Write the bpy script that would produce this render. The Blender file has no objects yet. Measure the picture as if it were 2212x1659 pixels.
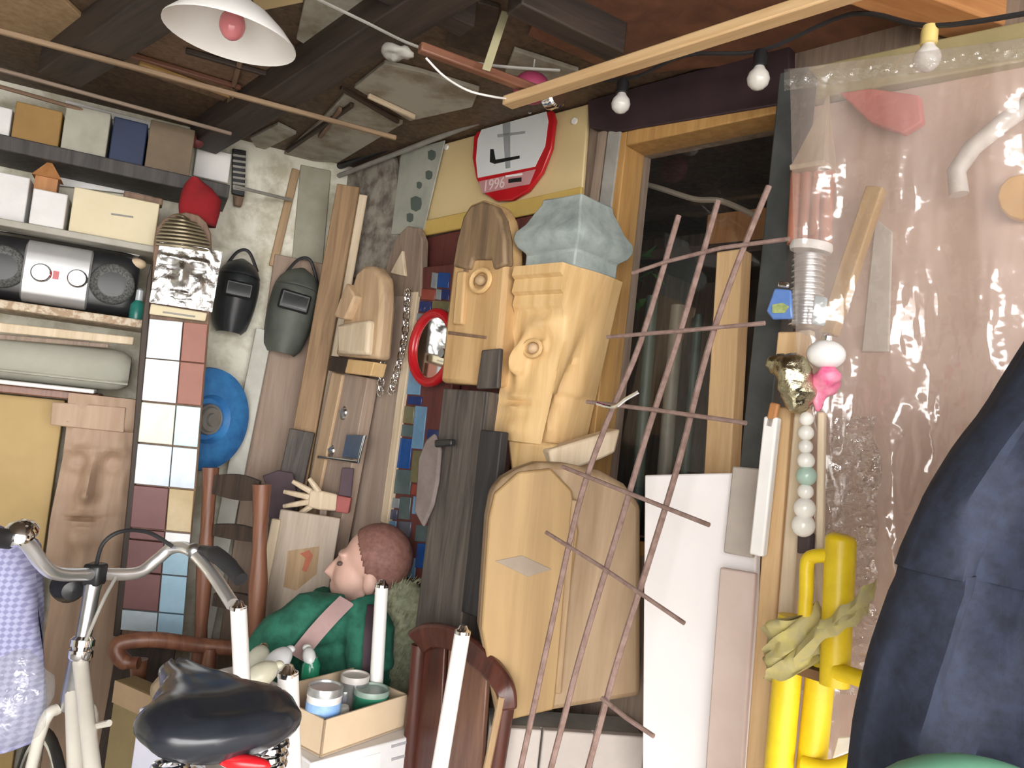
import bpy, bmesh, math, random
from mathutils import Vector as V, Matrix, noise
random.seed(4)
sc = bpy.context.scene
col = sc.collection
# ------------------------------------------------------------------ camera
FPX, CX, CY, CAMZ = 1660.0, 1106.0, 829.5, 1.40
PIT, ROL = math.radians(3.0), math.radians(6.5)
FW = V((0, math.cos(PIT), math.sin(PIT)))
R0, U0 = V((1, 0, 0)), V((0, -math.sin(PIT), math.cos(PIT)))
RT = R0*math.cos(ROL) + U0*math.sin(ROL)
UP = U0*math.cos(ROL) - R0*math.sin(ROL)
EYE = V((0, 0, CAMZ))
cd = bpy.data.cameras.new('camera'); cam = bpy.data.objects.new('camera', cd); col.objects.link(cam)
cd.sensor_fit = 'HORIZONTAL'; cd.sensor_width = 36; cd.lens = 36*FPX/2212; cd.clip_start = .02
cam.matrix_world = Matrix(((RT.x, UP.x, -FW.x, 0), (RT.y, UP.y, -FW.y, 0), (RT.z, UP.z, -FW.z, CAMZ), (0, 0, 0, 1)))
sc.camera = cam
# ------------------------------------------------------------------ daylight through the open front
w = bpy.data.worlds.new('sky'); sc.world = w; w.use_nodes = True
bg = w.node_tree.nodes['Background']
bg.inputs[0].default_value = (1.0, .975, .955, 1); bg.inputs[1].default_value = 5.2
sc.view_settings.view_transform = 'Standard'; sc.view_settings.look = 'None'
sc.view_settings.exposure = 1.18; sc.view_settings.gamma = 1; sc.view_settings.use_curve_mapping = False
pl = bpy.data.lights.new('doorway_portal', 'AREA'); pl.shape = 'RECTANGLE'; pl.size = 3.5; pl.size_y = 2.15
pl.cycles.is_portal = True
po = bpy.data.objects.new('doorway_portal', pl); col.objects.link(po)
po.location = (.62, -1.42, 1.07); po.rotation_euler = (math.radians(90), 0, 0)

# ------------------------------------------------------------------ pixels to places
def ray(px, py):
    return FW + RT*((px-CX)/FPX) - UP*((py-CY)/FPX)
def atY(px, py, Y):
    r = ray(px, py); return EYE + r*(Y/r.y)
def onZ(px, py, z):
    r = ray(px, py); return EYE + r*((z-CAMZ)/r.z)
class Fr:
    def __init__(s, o, ex):
        s.o = V(o); s.ex = V(ex).normalized(); s.ey = V((-s.ex.y, s.ex.x, 0)); s.n = -s.ey
    def hit(s, px, py, off=0.):
        r = ray(px, py); t = (s.n.dot(s.o-EYE)+off)/s.n.dot(r); return EYE + r*t
    def loc(s, p):
        d = p-s.o; return V((d.dot(s.ex), d.dot(s.ey), p.z))
    def wor(s, x, y, z):
        q = s.o + s.ex*x + s.ey*y; return V((q.x, q.y, z))
    def mat(s, p):
        return Matrix(((s.ex.x, s.ey.x, 0, p.x), (s.ex.y, s.ey.y, 0, p.y), (0, 0, 1, p.z), (0, 0, 0, 1)))
a25 = math.radians(25)
L = Fr((-1.3, 2.2, 0), (math.cos(a25), math.sin(a25), 0))          # shelf wall
R = Fr((-.6, 2.53, 0), (1, -1, 0))                                  # window wall
def FY(Y, deg=0., px=None, py=None):
    p = atY(px, py, Y) if px is not None else V((0, Y, 0))
    return Fr((p.x, p.y, 0), (math.cos(math.radians(deg)), math.sin(math.radians(deg)), 0))

# ------------------------------------------------------------------ materials
MATS = {}
def mat(name, c1, c2=None, rough=.6, metal=0., kind='noise', scale=9., bump=.15, trans=0., spec=.5, lo=.33, hi=.64, emit=None):
    if name in MATS: return MATS[name]
    m = bpy.data.materials.new(name); m.use_nodes = True; nt = m.node_tree; N = nt.nodes; K = nt.links
    b = N['Principled BSDF']; b.inputs['Roughness'].default_value = rough; b.inputs['Metallic'].default_value = metal
    b.inputs['Specular IOR Level'].default_value = spec
    if trans: b.inputs['Transmission Weight'].default_value = trans
    if c2 is None: c2 = tuple(min(1, x*.82) for x in c1)
    tc = N.new('ShaderNodeTexCoord'); mp = N.new('ShaderNodeMapping'); oi = N.new('ShaderNodeObjectInfo')
    K.new(tc.outputs['Object'], mp.inputs[0])
    sc_ = {'wood': (scale*6, scale*6, scale*.45), 'noise': (scale*1.7,)*3, 'weave': (scale,)*3}[kind]
    mp.inputs['Scale'].default_value = sc_
    ml = N.new('ShaderNodeMath'); ml.operation = 'MULTIPLY'; ml.inputs[1].default_value = 37.
    K.new(oi.outputs['Random'], ml.inputs[0])
    cx = N.new('ShaderNodeCombineXYZ')
    for i in range(3): K.new(ml.outputs[0], cx.inputs[i])
    K.new(cx.outputs[0], mp.inputs['Location'])
    if kind == 'weave':
        wv = []
        for dr in ('Z', 'X'):
            q = N.new('ShaderNodeTexWave'); q.bands_direction = dr; q.inputs['Scale'].default_value = .32; q.inputs['Distortion'].default_value = .6
            K.new(mp.outputs[0], q.inputs['Vector']); wv.append(q)
        av = N.new('ShaderNodeMath'); av.operation = 'ADD'; K.new(wv[0].outputs['Fac'], av.inputs[0]); K.new(wv[1].outputs['Fac'], av.inputs[1])
        hv = N.new('ShaderNodeMath'); hv.operation = 'MULTIPLY'; hv.inputs[1].default_value = .5; K.new(av.outputs[0], hv.inputs[0]); out = hv.outputs[0]
    else:
        nz = N.new('ShaderNodeTexNoise'); nz.inputs['Scale'].default_value = 1.0; nz.inputs['Detail'].default_value = 7.
        nz.inputs['Roughness'].default_value = .62; nz.inputs['Distortion'].default_value = .6 if kind == 'wood' else .2
        K.new(mp.outputs[0], nz.inputs['Vector']); out = nz.outputs['Fac']
    cr = N.new('ShaderNodeValToRGB'); cr.color_ramp.elements[0].position = lo; cr.color_ramp.elements[1].position = hi
    cr.color_ramp.elements[0].color = (*c2, 1); cr.color_ramp.elements[1].color = (*c1, 1)
    K.new(out, cr.inputs[0]); K.new(cr.outputs[0], b.inputs['Base Color'])
    if bump:
        bp = N.new('ShaderNodeBump'); bp.inputs['Strength'].default_value = bump; bp.inputs['Distance'].default_value = .004
        K.new(out, bp.inputs['Height']); K.new(bp.outputs[0], b.inputs['Normal'])
    if emit: b.inputs['Emission Color'].default_value = (*emit, 1); b.inputs['Emission Strength'].default_value = 1
    MATS[name] = m; return m
def film(name, haze, tint, rough=.12, scale=30., bump=.5, gloss=.07):
    """thin clear sheet: mostly see-through, a little milky, glossy"""
    m = bpy.data.materials.new(name); m.use_nodes = True; nt = m.node_tree; N = nt.nodes; K = nt.links
    N.remove(N['Principled BSDF']); out = N['Material Output']
    tr = N.new('ShaderNodeBsdfTransparent'); df = N.new('ShaderNodeBsdfDiffuse'); gl = N.new('ShaderNodeBsdfGlossy')
    tl = N.new('ShaderNodeBsdfTranslucent'); tl.inputs[0].default_value = (*tint, 1)
    df.inputs[0].default_value = (*tint, 1); gl.inputs['Roughness'].default_value = rough
    tc = N.new('ShaderNodeTexCoord'); nz = N.new('ShaderNodeTexNoise'); nz.inputs['Scale'].default_value = scale
    nz.inputs['Detail'].default_value = 3
    K.new(tc.outputs['Object'], nz.inputs['Vector'])
    bp = N.new('ShaderNodeBump'); bp.inputs['Strength'].default_value = bump; bp.inputs['Distance'].default_value = .01
    K.new(nz.outputs['Fac'], bp.inputs['Height']); K.new(bp.outputs[0], gl.inputs['Normal'])
    m0 = N.new('ShaderNodeMixShader'); K.new(df.outputs[0], m0.inputs[1]); K.new(tl.outputs[0], m0.inputs[2])
    m1 = N.new('ShaderNodeMixShader'); m1.inputs[0].default_value = haze
    K.new(tr.outputs[0], m1.inputs[1]); K.new(m0.outputs[0], m1.inputs[2])
    m2 = N.new('ShaderNodeMixShader'); m2.inputs[0].default_value = gloss
    K.new(m1.outputs[0], m2.inputs[1]); K.new(gl.outputs[0], m2.inputs[2]); K.new(m2.outputs[0], out.inputs[0])
    MATS[name] = m; return m
def wood(n, c1, c2=None, **k):
    return mat(n, c1, c2 or tuple(x*.62 for x in c1), kind='wood', rough=k.pop('rough', .62), **k)
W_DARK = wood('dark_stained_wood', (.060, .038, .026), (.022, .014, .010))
W_BEAM = wood('old_dark_beam', (.060, .042, .032), (.022, .015, .013))
W_BROWN = wood('brown_wood', (.24, .15, .095), (.13, .08, .05))
W_GREYBROWN = wood('weathered_wood', (.33, .25, .19), (.18, .13, .10))
W_RED = wood('reddish_wood', (.24, .105, .06), (.13, .05, .03), rough=.4)
W_MAHO = wood('mahogany', (.095, .028, .018), (.04, .013, .010), rough=.35)
W_PINE = wood('pine', (.66, .46, .25), (.52, .33, .16))
W_CARVE = wood('carved_lime_wood', (.72, .50, .25), (.57, .36, .15), scale=5)
W_CARVE2 = wood('carved_tan_wood', (.60, .43, .27), (.43, .29, .17), scale=6)
W_OCHRE = wood('ochre_wood', (.52, .33, .12), (.38, .22, .07))
W_PALE = wood('pale_wood', (.72, .60, .44), (.58, .46, .31))
W_PLY = wood('plywood_tan', (.44, .32, .20), (.26, .17, .09), scale=3.5, lo=.3, hi=.7)
W_CHAR = wood('charred_wood', (.115, .095, .08), (.04, .034, .032), bump=.6)
W_BLACKCHAR = wood('black_charred_wood', (.035, .032, .034), (.014, .013, .014), bump=.5)
W_MAROON = wood('maroon_board', (.145, .040, .032), (.09, .024, .022))
W_TAN = wood('tan_board', (.42, .29, .16), (.30, .19, .10))
W_CEIL = wood('red_brown_plywood', (.20, .085, .045), (.115, .05, .03), scale=3)
W_ORANGE = wood('orange_pine', (.50, .24, .09), (.36, .15, .05))
W_PINK = wood('pinkish_plywood', (.58, .41, .33), (.47, .32, .25), scale=2)
PLASTER = mat('whitewashed_plaster', (.74, .72, .62), (.47, .44, .33), scale=6, rough=.9, lo=.38, hi=.56)
STAINED = mat('stained_grey_panel', (.40, .38, .32), (.22, .18, .13), scale=4, rough=.9, lo=.36, hi=.55)
CREAM = mat('cream_painted_board', (.66, .52, .28), (.60, .46, .24), rough=.6, scale=3, bump=.03)
MUSTARD = mat('mustard_strip', (.60, .42, .12), (.52, .36, .1), rough=.6)
CONC = mat('concrete', (.42, .40, .37), (.30, .29, .27), rough=.9, scale=3)
GROUND = mat('pale_concrete_yard', (.46, .45, .43), (.38, .37, .35), rough=.95, scale=1)
STONE = mat('grey_green_stone', (.36, .41, .39), (.23, .275, .27), rough=.85, scale=14, bump=.6)
WHITE = mat('white_paint', (.85, .84, .82), (.80, .79, .77), rough=.45, bump=.02)
WBOARD = mat('white_foam_board', (.88, .86, .86), (.84, .81, .82), rough=.7, bump=.02, scale=3)
BLACK = mat('black_plastic', (.018, .019, .021), (.012, .012, .014), rough=.35, bump=.05)
BLACKR = mat('black_rubber', (.022, .022, .024), rough=.6)
SILVER = mat('silver_metal', (.72, .73, .75), (.62, .63, .66), rough=.18, metal=1, bump=.02)
CHROME = mat('chrome', (.86, .87, .88), (.80, .81, .83), rough=.08, metal=1, bump=0)
FOIL = mat('tin_foil', (.86, .87, .87), (.70, .71, .71), rough=.2, metal=1, scale=26, bump=1.)
GALV = mat('galvanised_metal', (.55, .57, .58), (.42, .44, .45), rough=.35, metal=1)
RUST = mat('rusty_steel', (.27, .185, .16), (.17, .105, .085), rough=.85, scale=40)
CARD = mat('cardboard', (.52, .37, .23), (.47, .33, .20), rough=.85, bump=.04)
CARDP = mat('pale_cardboard', (.70, .55, .38), (.65, .50, .34), rough=.85, bump=.04)
CARDW = mat('white_carton', (.78, .77, .77), (.71, .70, .70), rough=.6, bump=.02)
CARDC = mat('cream_carton', (.74, .66, .46), (.70, .62, .42), rough=.7, bump=.02)
OLIVE = mat('olive_board', (.30, .24, .12), (.25, .20, .10), rough=.8)
YELLOW = mat('yellow_paint', (.78, .58, .015), (.66, .46, .01), rough=.42, scale=14, bump=.15)
RED = mat('red_enamel', (.50, .012, .018), (.42, .01, .015), rough=.25, bump=.02)
REDCLOTH = mat('crimson_felt', (.30, .010, .016), (.20, .006, .010), rough=.9)
BLUE = mat('blue_paint', (.05, .24, .55), (.03, .13, .36), rough=.45, scale=12)
NAVY = mat('navy_cloth', (.022, .030, .058), (.012, .015, .028), rough=.85, scale=40, bump=.3)
NAVYBOX = mat('navy_box', (.02, .035, .09), rough=.6)
GREEN = mat('green_cloth', (.025, .17, .11), (.012, .095, .062), rough=.85, scale=22, bump=.3)
SKIN = mat('pale_pink_painted_wood', (.70, .45, .37), (.63, .385, .31), rough=.5, scale=6, bump=.03)
HAIR = mat('reddish_brown_painted_hair', (.26, .125, .10), (.17, .075, .06), rough=.7, scale=40, bump=.5)
PINKSTRAP = mat('dusty_pink_strap', (.42, .28, .27), rough=.8)
DKSTRAP = mat('dark_plum_strap', (.055, .032, .042), rough=.8)
FUR = mat('grey_green_plush', (.36, .37, .25), (.20, .22, .14), rough=1, scale=40, bump=.8)
TINLID = mat('tin_lid', (.62, .64, .65), (.52, .54, .55), rough=.3, metal=.7)
SKY_LABEL = mat('blue_label', (.16, .34, .72), (.34, .55, .85), rough=.4, scale=16)
GLASS = film('window_glass', .02, (.8, .85, .85), rough=.03, scale=3, bump=.05)
FILM = film('clear_plastic_sheet', .34, (.78, .70, .66), rough=.14, scale=16, bump=.8, gloss=.10)
CLEARBAG = film('clear_bag', .16, (.6, .64, .68), rough=.12, scale=40, bump=.8)
MIRROR = mat('mirror', (.9, .92, .92), (.88, .9, .9), rough=.04, metal=1, bump=0)
ROLLM = mat('grey_foam_roll', (.42, .42, .36), (.36, .36, .30), rough=.9, scale=5, bump=.05)
YWALL = mat('yellow_board', (.52, .375, .17), (.46, .33, .145), rough=.8, scale=3)
GREYPAINT = mat('grey_painted_wood', (.33, .32, .29), (.24, .23, .21), rough=.7)
DARKGREY = mat('dark_grey_post', (.075, .082, .082), (.045, .05, .05), rough=.4)
PLUM = mat('dark_plum_beam', (.040, .020, .026), (.025, .013, .016), rough=.6)
TEAL = mat('teal_plastic', (.03, .22, .18), rough=.3)
PINK = mat('pink_ribbon', (.72, .10, .25), (.80, .35, .45), rough=.4, scale=20)
GOLD = mat('gold_foil', (.62, .58, .42), (.40, .37, .24), rough=.14, metal=1, scale=18, bump=1.)
BULBW = mat('opal_glass', (.72, .70, .66), (.69, .67, .63), rough=.12, bump=0)
BULBP = mat('pink_bulb_glass', (.60, .20, .22), (.56, .18, .2), rough=.12, bump=0)
CHECK = mat('violet_checked_cloth', (.36, .37, .55), (.22, .22, .38), rough=.9, kind='weave', scale=90, bump=.25)
TERRA = mat('terracotta', (.42, .17, .11), (.36, .14, .09), rough=.6)

# ------------------------------------------------------------------ mesh building
class G:
    def __init__(s): s.v = []; s.f = []
    def add(s, vs, fs):
        b = len(s.v); s.v += [V(q) for q in vs]; s.f += [tuple(i+b for i in f) for f in fs]; return s
    def box(s, c, d):
        x, y, z = c; a, b, e = d[0]/2, d[1]/2, d[2]/2
        return s.add([(x-a, y-b, z-e), (x+a, y-b, z-e), (x+a, y+b, z-e), (x-a, y+b, z-e), (x-a, y-b, z+e), (x+a, y-b, z+e), (x+a, y+b, z+e), (x-a, y+b, z+e)],
                     [(3, 2, 1, 0), (4, 5, 6, 7), (0, 1, 5, 4), (1, 2, 6, 5), (2, 3, 7, 6), (3, 0, 4, 7)])
    def prism(s, poly, y0, y1):
        n = len(poly); vs = [(x, y0, z) for x, z in poly]+[(x, y1, z) for x, z in poly]
        ar = sum(poly[i][0]*poly[(i+1) % n][1]-poly[(i+1) % n][0]*poly[i][1] for i in range(n))
        fs = [tuple(range(n)), tuple(range(2*n-1, n-1, -1))]+[(i, i+n, (i+1) % n+n, (i+1) % n) for i in range(n)]
        if ar < 0: fs = [tuple(reversed(f)) for f in fs]
        return s.add(vs, fs)
    def tube(s, path, r, n=10, close=False, caps=True):
        path = [V(p) for p in path]; m = len(path); rs = r if isinstance(r, (list, tuple)) else [r]*m
        vs = []; prev = None
        for i, p in enumerate(path):
            if close: t = path[(i+1) % m]-path[i-1]
            else: t = path[min(i+1, m-1)]-path[max(i-1, 0)]
            t = t.normalized() if t.length > 1e-9 else V((0, 0, 1))
            if prev is None: u = t.orthogonal().normalized()
            else:
                u = prev-t*prev.dot(t); u = u.normalized() if u.length > 1e-6 else t.orthogonal().normalized()
            prev = u; q = t.cross(u)
            vs += [p+(u*math.cos(2*math.pi*k/n)+q*math.sin(2*math.pi*k/n))*rs[i] for k in range(n)]
        fs = []
        for i in range(m if close else m-1):
            j = (i+1) % m
            for k in range(n): fs.append((i*n+k, i*n+(k+1) % n, j*n+(k+1) % n, j*n+k))
        if caps and not close: fs += [tuple(range(n-1, -1, -1)), tuple(range((m-1)*n, m*n))]
        return s.add(vs, fs)
    def lathe(s, prof, c=(0, 0, 0), n=24, ax=None):
        c = V(c); ax = V(ax).normalized() if ax is not None else V((0, 0, 1)); u = ax.orthogonal().normalized(); q = ax.cross(u)
        vs = []
        for r, z in prof: vs += [c+ax*z+(u*math.cos(2*math.pi*k/n)+q*math.sin(2*math.pi*k/n))*max(r, 1e-5) for k in range(n)]
        m = len(prof); fs = [(i*n+k, i*n+(k+1) % n, (i+1)*n+(k+1) % n, (i+1)*n+k) for i in range(m-1) for k in range(n)]
        fs += [tuple(range(n-1, -1, -1)), tuple(range((m-1)*n, m*n))]
        return s.add(vs, fs)
    def ball(s, c, r, nu=20, nv=12, M=None):
        r = V((r, r, r)) if not hasattr(r, '__len__') else V(r)
        vs = []; c = V(c)
        for j in range(nv+1):
            th = math.pi*j/nv
            for i in range(nu):
                ph = 2*math.pi*i/nu; p = V((r.x*math.sin(th)*math.cos(ph), r.y*math.sin(th)*math.sin(ph), -r.z*math.cos(th)))
                vs.append(c+(M @ p if M else p))
        fs = [(j*nu+i, j*nu+(i+1) % nu, (j+1)*nu+(i+1) % nu, (j+1)*nu+i) for j in range(nv) for i in range(nu)]
        return s.add(vs, fs)
    def grid(s, fn, nu, nv):
        vs = [fn(i/nu, j/nv) for j in range(nv+1) for i in range(nu+1)]; k = nu+1
        return s.add(vs, [(j*k+i, j*k+i+1, (j+1)*k+i+1, (j+1)*k+i) for j in range(nv) for i in range(nu)])
    def loft(s, secs, caps=True):
        n = len(secs[0]); vs = [p for q in secs for p in q]; m = len(secs)
        fs = [(i*n+k, i*n+(k+1) % n, (i+1)*n+(k+1) % n, (i+1)*n+k) for i in range(m-1) for k in range(n)]
        if caps: fs += [tuple(range(n-1, -1, -1)), tuple(range((m-1)*n, m*n))]
        return s.add(vs, fs)
    def xf(s, M):
        s.v = [M @ p for p in s.v]; return s
WM = {}
def link(o, parent, M):
    col.objects.link(o)
    if parent is not None:
        o.parent = parent; o.matrix_parent_inverse = WM[parent.name].inverted()
    o.matrix_basis = M; WM[o.name] = M.copy(); return o
def build(name, g, m, parent=None, M=None, bevel=0., ang=40, voxel=0., disp=None, solid=0., sub=0):
    vs = g.v
    if M is None:
        lo = V((min(v.x for v in vs), min(v.y for v in vs), min(v.z for v in vs))); hi = V((max(v.x for v in vs), max(v.y for v in vs), 0))
        og = V(((lo.x+hi.x)/2, (lo.y+hi.y)/2, lo.z)); vs = [v-og for v in vs]; M = Matrix.Translation(og)
    me = bpy.data.meshes.new(name); me.from_pydata([tuple(v) for v in vs], [], g.f); me.update()
    bm = bmesh.new(); bm.from_mesh(me); bmesh.ops.remove_doubles(bm, verts=bm.verts, dist=1e-5)
    bmesh.ops.recalc_face_normals(bm, faces=bm.faces); bm.to_mesh(me); bm.free()
    me.shade_smooth(); me.set_sharp_from_angle(angle=math.radians(ang)); me.materials.append(m)
    o = bpy.data.objects.new(name, me); link(o, parent, M)
    if voxel:
        q = o.modifiers.new('remesh', 'REMESH'); q.mode = 'VOXEL'; q.voxel_size = voxel; q.use_smooth_shade = True
        q = o.modifiers.new('smooth', 'SMOOTH'); q.factor = .5; q.iterations = 6
    if sub: q = o.modifiers.new('sub', 'SUBSURF'); q.levels = sub; q.render_levels = sub
    if solid: q = o.modifiers.new('thick', 'SOLIDIFY'); q.thickness = solid; q.offset = 0
    if disp:
        t = bpy.data.textures.new(name, 'CLOUDS'); t.noise_scale = disp[1]; q = o.modifiers.new('lumps', 'DISPLACE')
        q.texture = t; q.strength = disp[0]; q.texture_coords = 'LOCAL'
    if bevel:
        q = o.modifiers.new('bevel', 'BEVEL'); q.width = bevel; q.segments = 2; q.limit_method = 'ANGLE'
    return o
def tag(o, label=None, cat=None, group=None, kind=None):
    if label: o['label'] = label
    if cat: o['category'] = cat
    if group: o['group'] = group
    if kind: o['kind'] = kind
    return o
def thing(name, label, cat, loc, group=None):
    o = bpy.data.objects.new(name, None); o.empty_display_size = .05
    link(o, None, Matrix.Translation(V(loc))); return tag(o, label, cat, group)
def struct(name, g, m, **k): return tag(build(name, g, m, **k), kind='structure')
def copyobj(o, parent, M):
    c = o.copy(); col.objects.link(c)
    if parent is not None: c.parent = parent; c.matrix_parent_inverse = WM[parent.name].inverted()
    c.matrix_basis = M; WM[c.name] = M.copy(); return c

# shapes laid out on an upright frame fr; off = how far the front face stands out from it
def slab(name, fr, pix, off, th, m, parent=None, bevel=.003):
    ps = [fr.loc(fr.hit(x, y, off)) for x, y in pix]
    for p in ps: p.z = min(p.z, 2.184)
    x0 = sum(p.x for p in ps)/len(ps); z0 = min(p.z for p in ps); y0 = ps[0].y
    g = G().prism([(p.x-x0, p.z-z0) for p in ps], 0, th)
    return build(name, g, m, parent, fr.mat(fr.wor(x0, y0, z0)), bevel)
def ext(fr, x0, y0, x1, y1, off):
    a, b = fr.loc(fr.hit(x0, (y0+y1)/2, off)), fr.loc(fr.hit(x1, (y0+y1)/2, off))
    t, u = fr.loc(fr.hit((x0+x1)/2, y0, off)), fr.loc(fr.hit((x0+x1)/2, y1, off))
    return a.x, b.x, u.z, t.z, a.y
def wbox(name, fr, x0, y0, x1, y1, off, th, m, parent=None, zb=None, zt=None, bevel=.003):
    xa, xb, z0, z1, yy = ext(fr, x0, y0, x1, y1, off)
    if zb is not None: z0 = zb
    if zt is not None: z1 = zt
    g = G().box((0, th/2, (z1-z0)/2), (xb-xa, th, z1-z0))
    return build(name, g, m, parent, fr.mat(fr.wor((xa+xb)/2, yy, z0)), bevel)
def bar(name, T, B, wd, th, m, parent=None, side=V((1, 0, 0)), bevel=.003, both=0.):
    """straight bar of rectangular section from B to T, its width along 'side'"""
    T, B = V(T), V(B); ez = (T-B).normalized()
    if both: T = T+ez*both; B = B-ez*both
    ex = (side-ez*side.dot(ez)).normalized(); ey = ez.cross(ex); ln = (T-B).length
    M = Matrix(((ex.x, ey.x, ez.x, B.x), (ex.y, ey.y, ez.y, B.y), (ex.z, ey.z, ez.z, B.z), (0, 0, 0, 1)))
    g = G().box((0, 0, ln/2), (wd, th, ln)); return build(name, g, m, parent, M, bevel)
def plank(name, fr, top, bot, wpx, offT, offB, th, m, parent=None, floor=True, bevel=.003):
    T, B = fr.hit(*top, offT), fr.hit(*bot, offB)
    yc = (top[1]+bot[1])/2; xc = (top[0]+bot[0])/2
    wd = (fr.hit(xc+wpx/2, yc, (offT+offB)/2)-fr.hit(xc-wpx/2, yc, (offT+offB)/2)).length
    if floor: B = T+(B-T)*((T.z-.002)/(T.z-B.z))
    sh = fr.n*(-th/2)
    return bar(name, T+sh, B+sh, wd, th, m, parent, fr.ex, bevel)
def ptube(name, pts, r, m, parent=None, n=8, fr=None):
    """tube through (px,py,Y) points, or (px,py,off) on a frame"""
    ps = [fr.hit(*p) if fr else atY(*p) for p in pts]
    return build(name, G().tube(ps, r, n), m, parent)
def spline(pts, k=6):
    out = []; P = [V(p) for p in pts]
    for i in range(len(P)-1):
        a, b, c, d = P[max(i-1, 0)], P[i], P[i+1], P[min(i+2, len(P)-1)]
        for j in range(k):
            t = j/k; out.append(.5*((2*b)+(c-a)*t+(2*a-5*b+4*c-d)*t*t+(3*b-a-3*c+d)*t**3))
    return out+[P[-1]]
def relief(name, fr, off, xc, yb, yt, hwf, th, fn, m, parent=None, nx=28, nz=44, lean=0.):
    """block on a frame with a carved front: hwf(t) half width in m, fn(x,t) how far the surface stands out"""
    b, t = fr.loc(fr.hit(xc, yb, off)), None
    tt = fr.loc(fr.hit(xc, yt, off)); h = tt.z-b.z
    rows = []
    for j in range(nz+1):
        q = j/nz; hw = hwf(q); rows.append([V(((2*i/nx-1)*hw+lean*q, -fn(2*i/nx-1, q), h*q)) for i in range(nx+1)])
    g = G(); k = nx+1
    for y in (0, 1):
        g.add([p if y == 0 else V((p.x, th, p.z)) for r_ in rows for p in r_],
              [(j*k+i, j*k+i+1, (j+1)*k+i+1, (j+1)*k+i) for j in range(nz) for i in range(nx)])
    n0 = (nz+1)*k
    edge = [i for i in range(k)]+[j*k+nx for j in range(1, nz+1)]+[nz*k+i for i in range(nx-1, -1, -1)]+[j*k for j in range(nz-1, 0, -1)]
    g.f += [(edge[i], edge[(i+1) % len(edge)], edge[(i+1) % len(edge)]+n0, edge[i]+n0) for i in range(len(edge))]
    return build(name, g, m, parent, fr.mat(fr.wor(b.x, b.y, b.z)), ang=50)
def bump_(x, t, cx, ct, sx, st): return math.exp(-((x-cx)/sx)**2-((t-ct)/st)**2)
# ================================================================== the shed
CZ = 2.19
COR = V((-.596, 2.528, 0)); LE = L.wor(-1.9, 0, 0); RE = R.wor(4.24, 0, 0); YF = -1.4
def zprism(poly, z0, z1):
    n = len(poly); g = G(); g.add([(x, y, z0) for x, y in poly]+[(x, y, z1) for x, y in poly],
        [tuple(range(n-1, -1, -1)), tuple(range(n, 2*n))]+[(i, (i+1) % n, (i+1) % n+n, i+n) for i in range(n)]); return g
room = [(LE.x, LE.y), (COR.x, COR.y), (RE.x, RE.y), (RE.x, YF), (LE.x, YF)]
BEY = R.wor(-.2, 1.1, 0), R.wor(4.24, 1.1, 0)
shell = [(LE.x, LE.y), (COR.x-.25, COR.y-.08), (BEY[0].x, BEY[0].y), (BEY[1].x, BEY[1].y), (RE.x, YF), (LE.x, YF)]
floor_ = struct('floor', zprism(shell, -.10, 0), CONC)
tag(struct('ground', G().box((0, -8.4, -.13), (26, 13.9, .06)), GROUND), 'pale concrete yard outside the open front of the shed')
ceil_ = struct('ceiling', zprism(shell, CZ, CZ+.08), wood('old_roof_boards', (.135, .085, .05), (.055, .034, .022)))
wl = struct('wall_left', G().box((-.56, .05, CZ/2), (2.68, .10, CZ)), PLASTER, M=L.mat(L.wor(0, 0, 0)))
# window wall with its opening
wa = R.loc(R.hit(1352, 420)).x; wb = R.loc(R.hit(1705, 420)).x
wz1 = R.loc(R.hit(1500, 290)).z; wz0 = R.loc(R.hit(1480, 1190)).z
g = G()
for x0, x1, z0, z1 in ((0, wa, 0, CZ), (wb, 4.24, 0, CZ), (wa, wb, 0, wz0), (wa, wb, wz1, CZ)):
    g.box(((x0+x1)/2, .04, (z0+z1)/2), (x1-x0, .08, z1-z0))
wr = struct('wall_right', g, W_GREYBROWN, M=R.mat(R.wor(0, 0, 0)))
struct('wall_side', G().box((LE.x-.04, (LE.y+YF)/2, CZ/2), (.08, LE.y-YF, CZ)), PLASTER)
struct('wall_front', G().box(((LE.x-1.15)/2, YF-.05, CZ/2), (-1.15-LE.x, .08, CZ)), W_BROWN)
struct('wall_end', G().box((RE.x+.04, (RE.y+YF)/2, CZ/2), (.08, RE.y-YF, CZ)), W_BROWN)
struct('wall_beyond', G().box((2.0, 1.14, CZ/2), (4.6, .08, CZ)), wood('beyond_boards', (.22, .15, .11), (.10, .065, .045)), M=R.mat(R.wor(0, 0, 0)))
g = G().box((4.28, .6, CZ/2), (.08, 1.2, CZ)).box((-.12, .6, CZ/2), (.08, 1.1, CZ)); struct('wall_beyond_end', g, W_DARK, M=R.mat(R.wor(0, 0, 0)))  # unseen end walls, added to keep daylight from leaking into the room beyond
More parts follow.
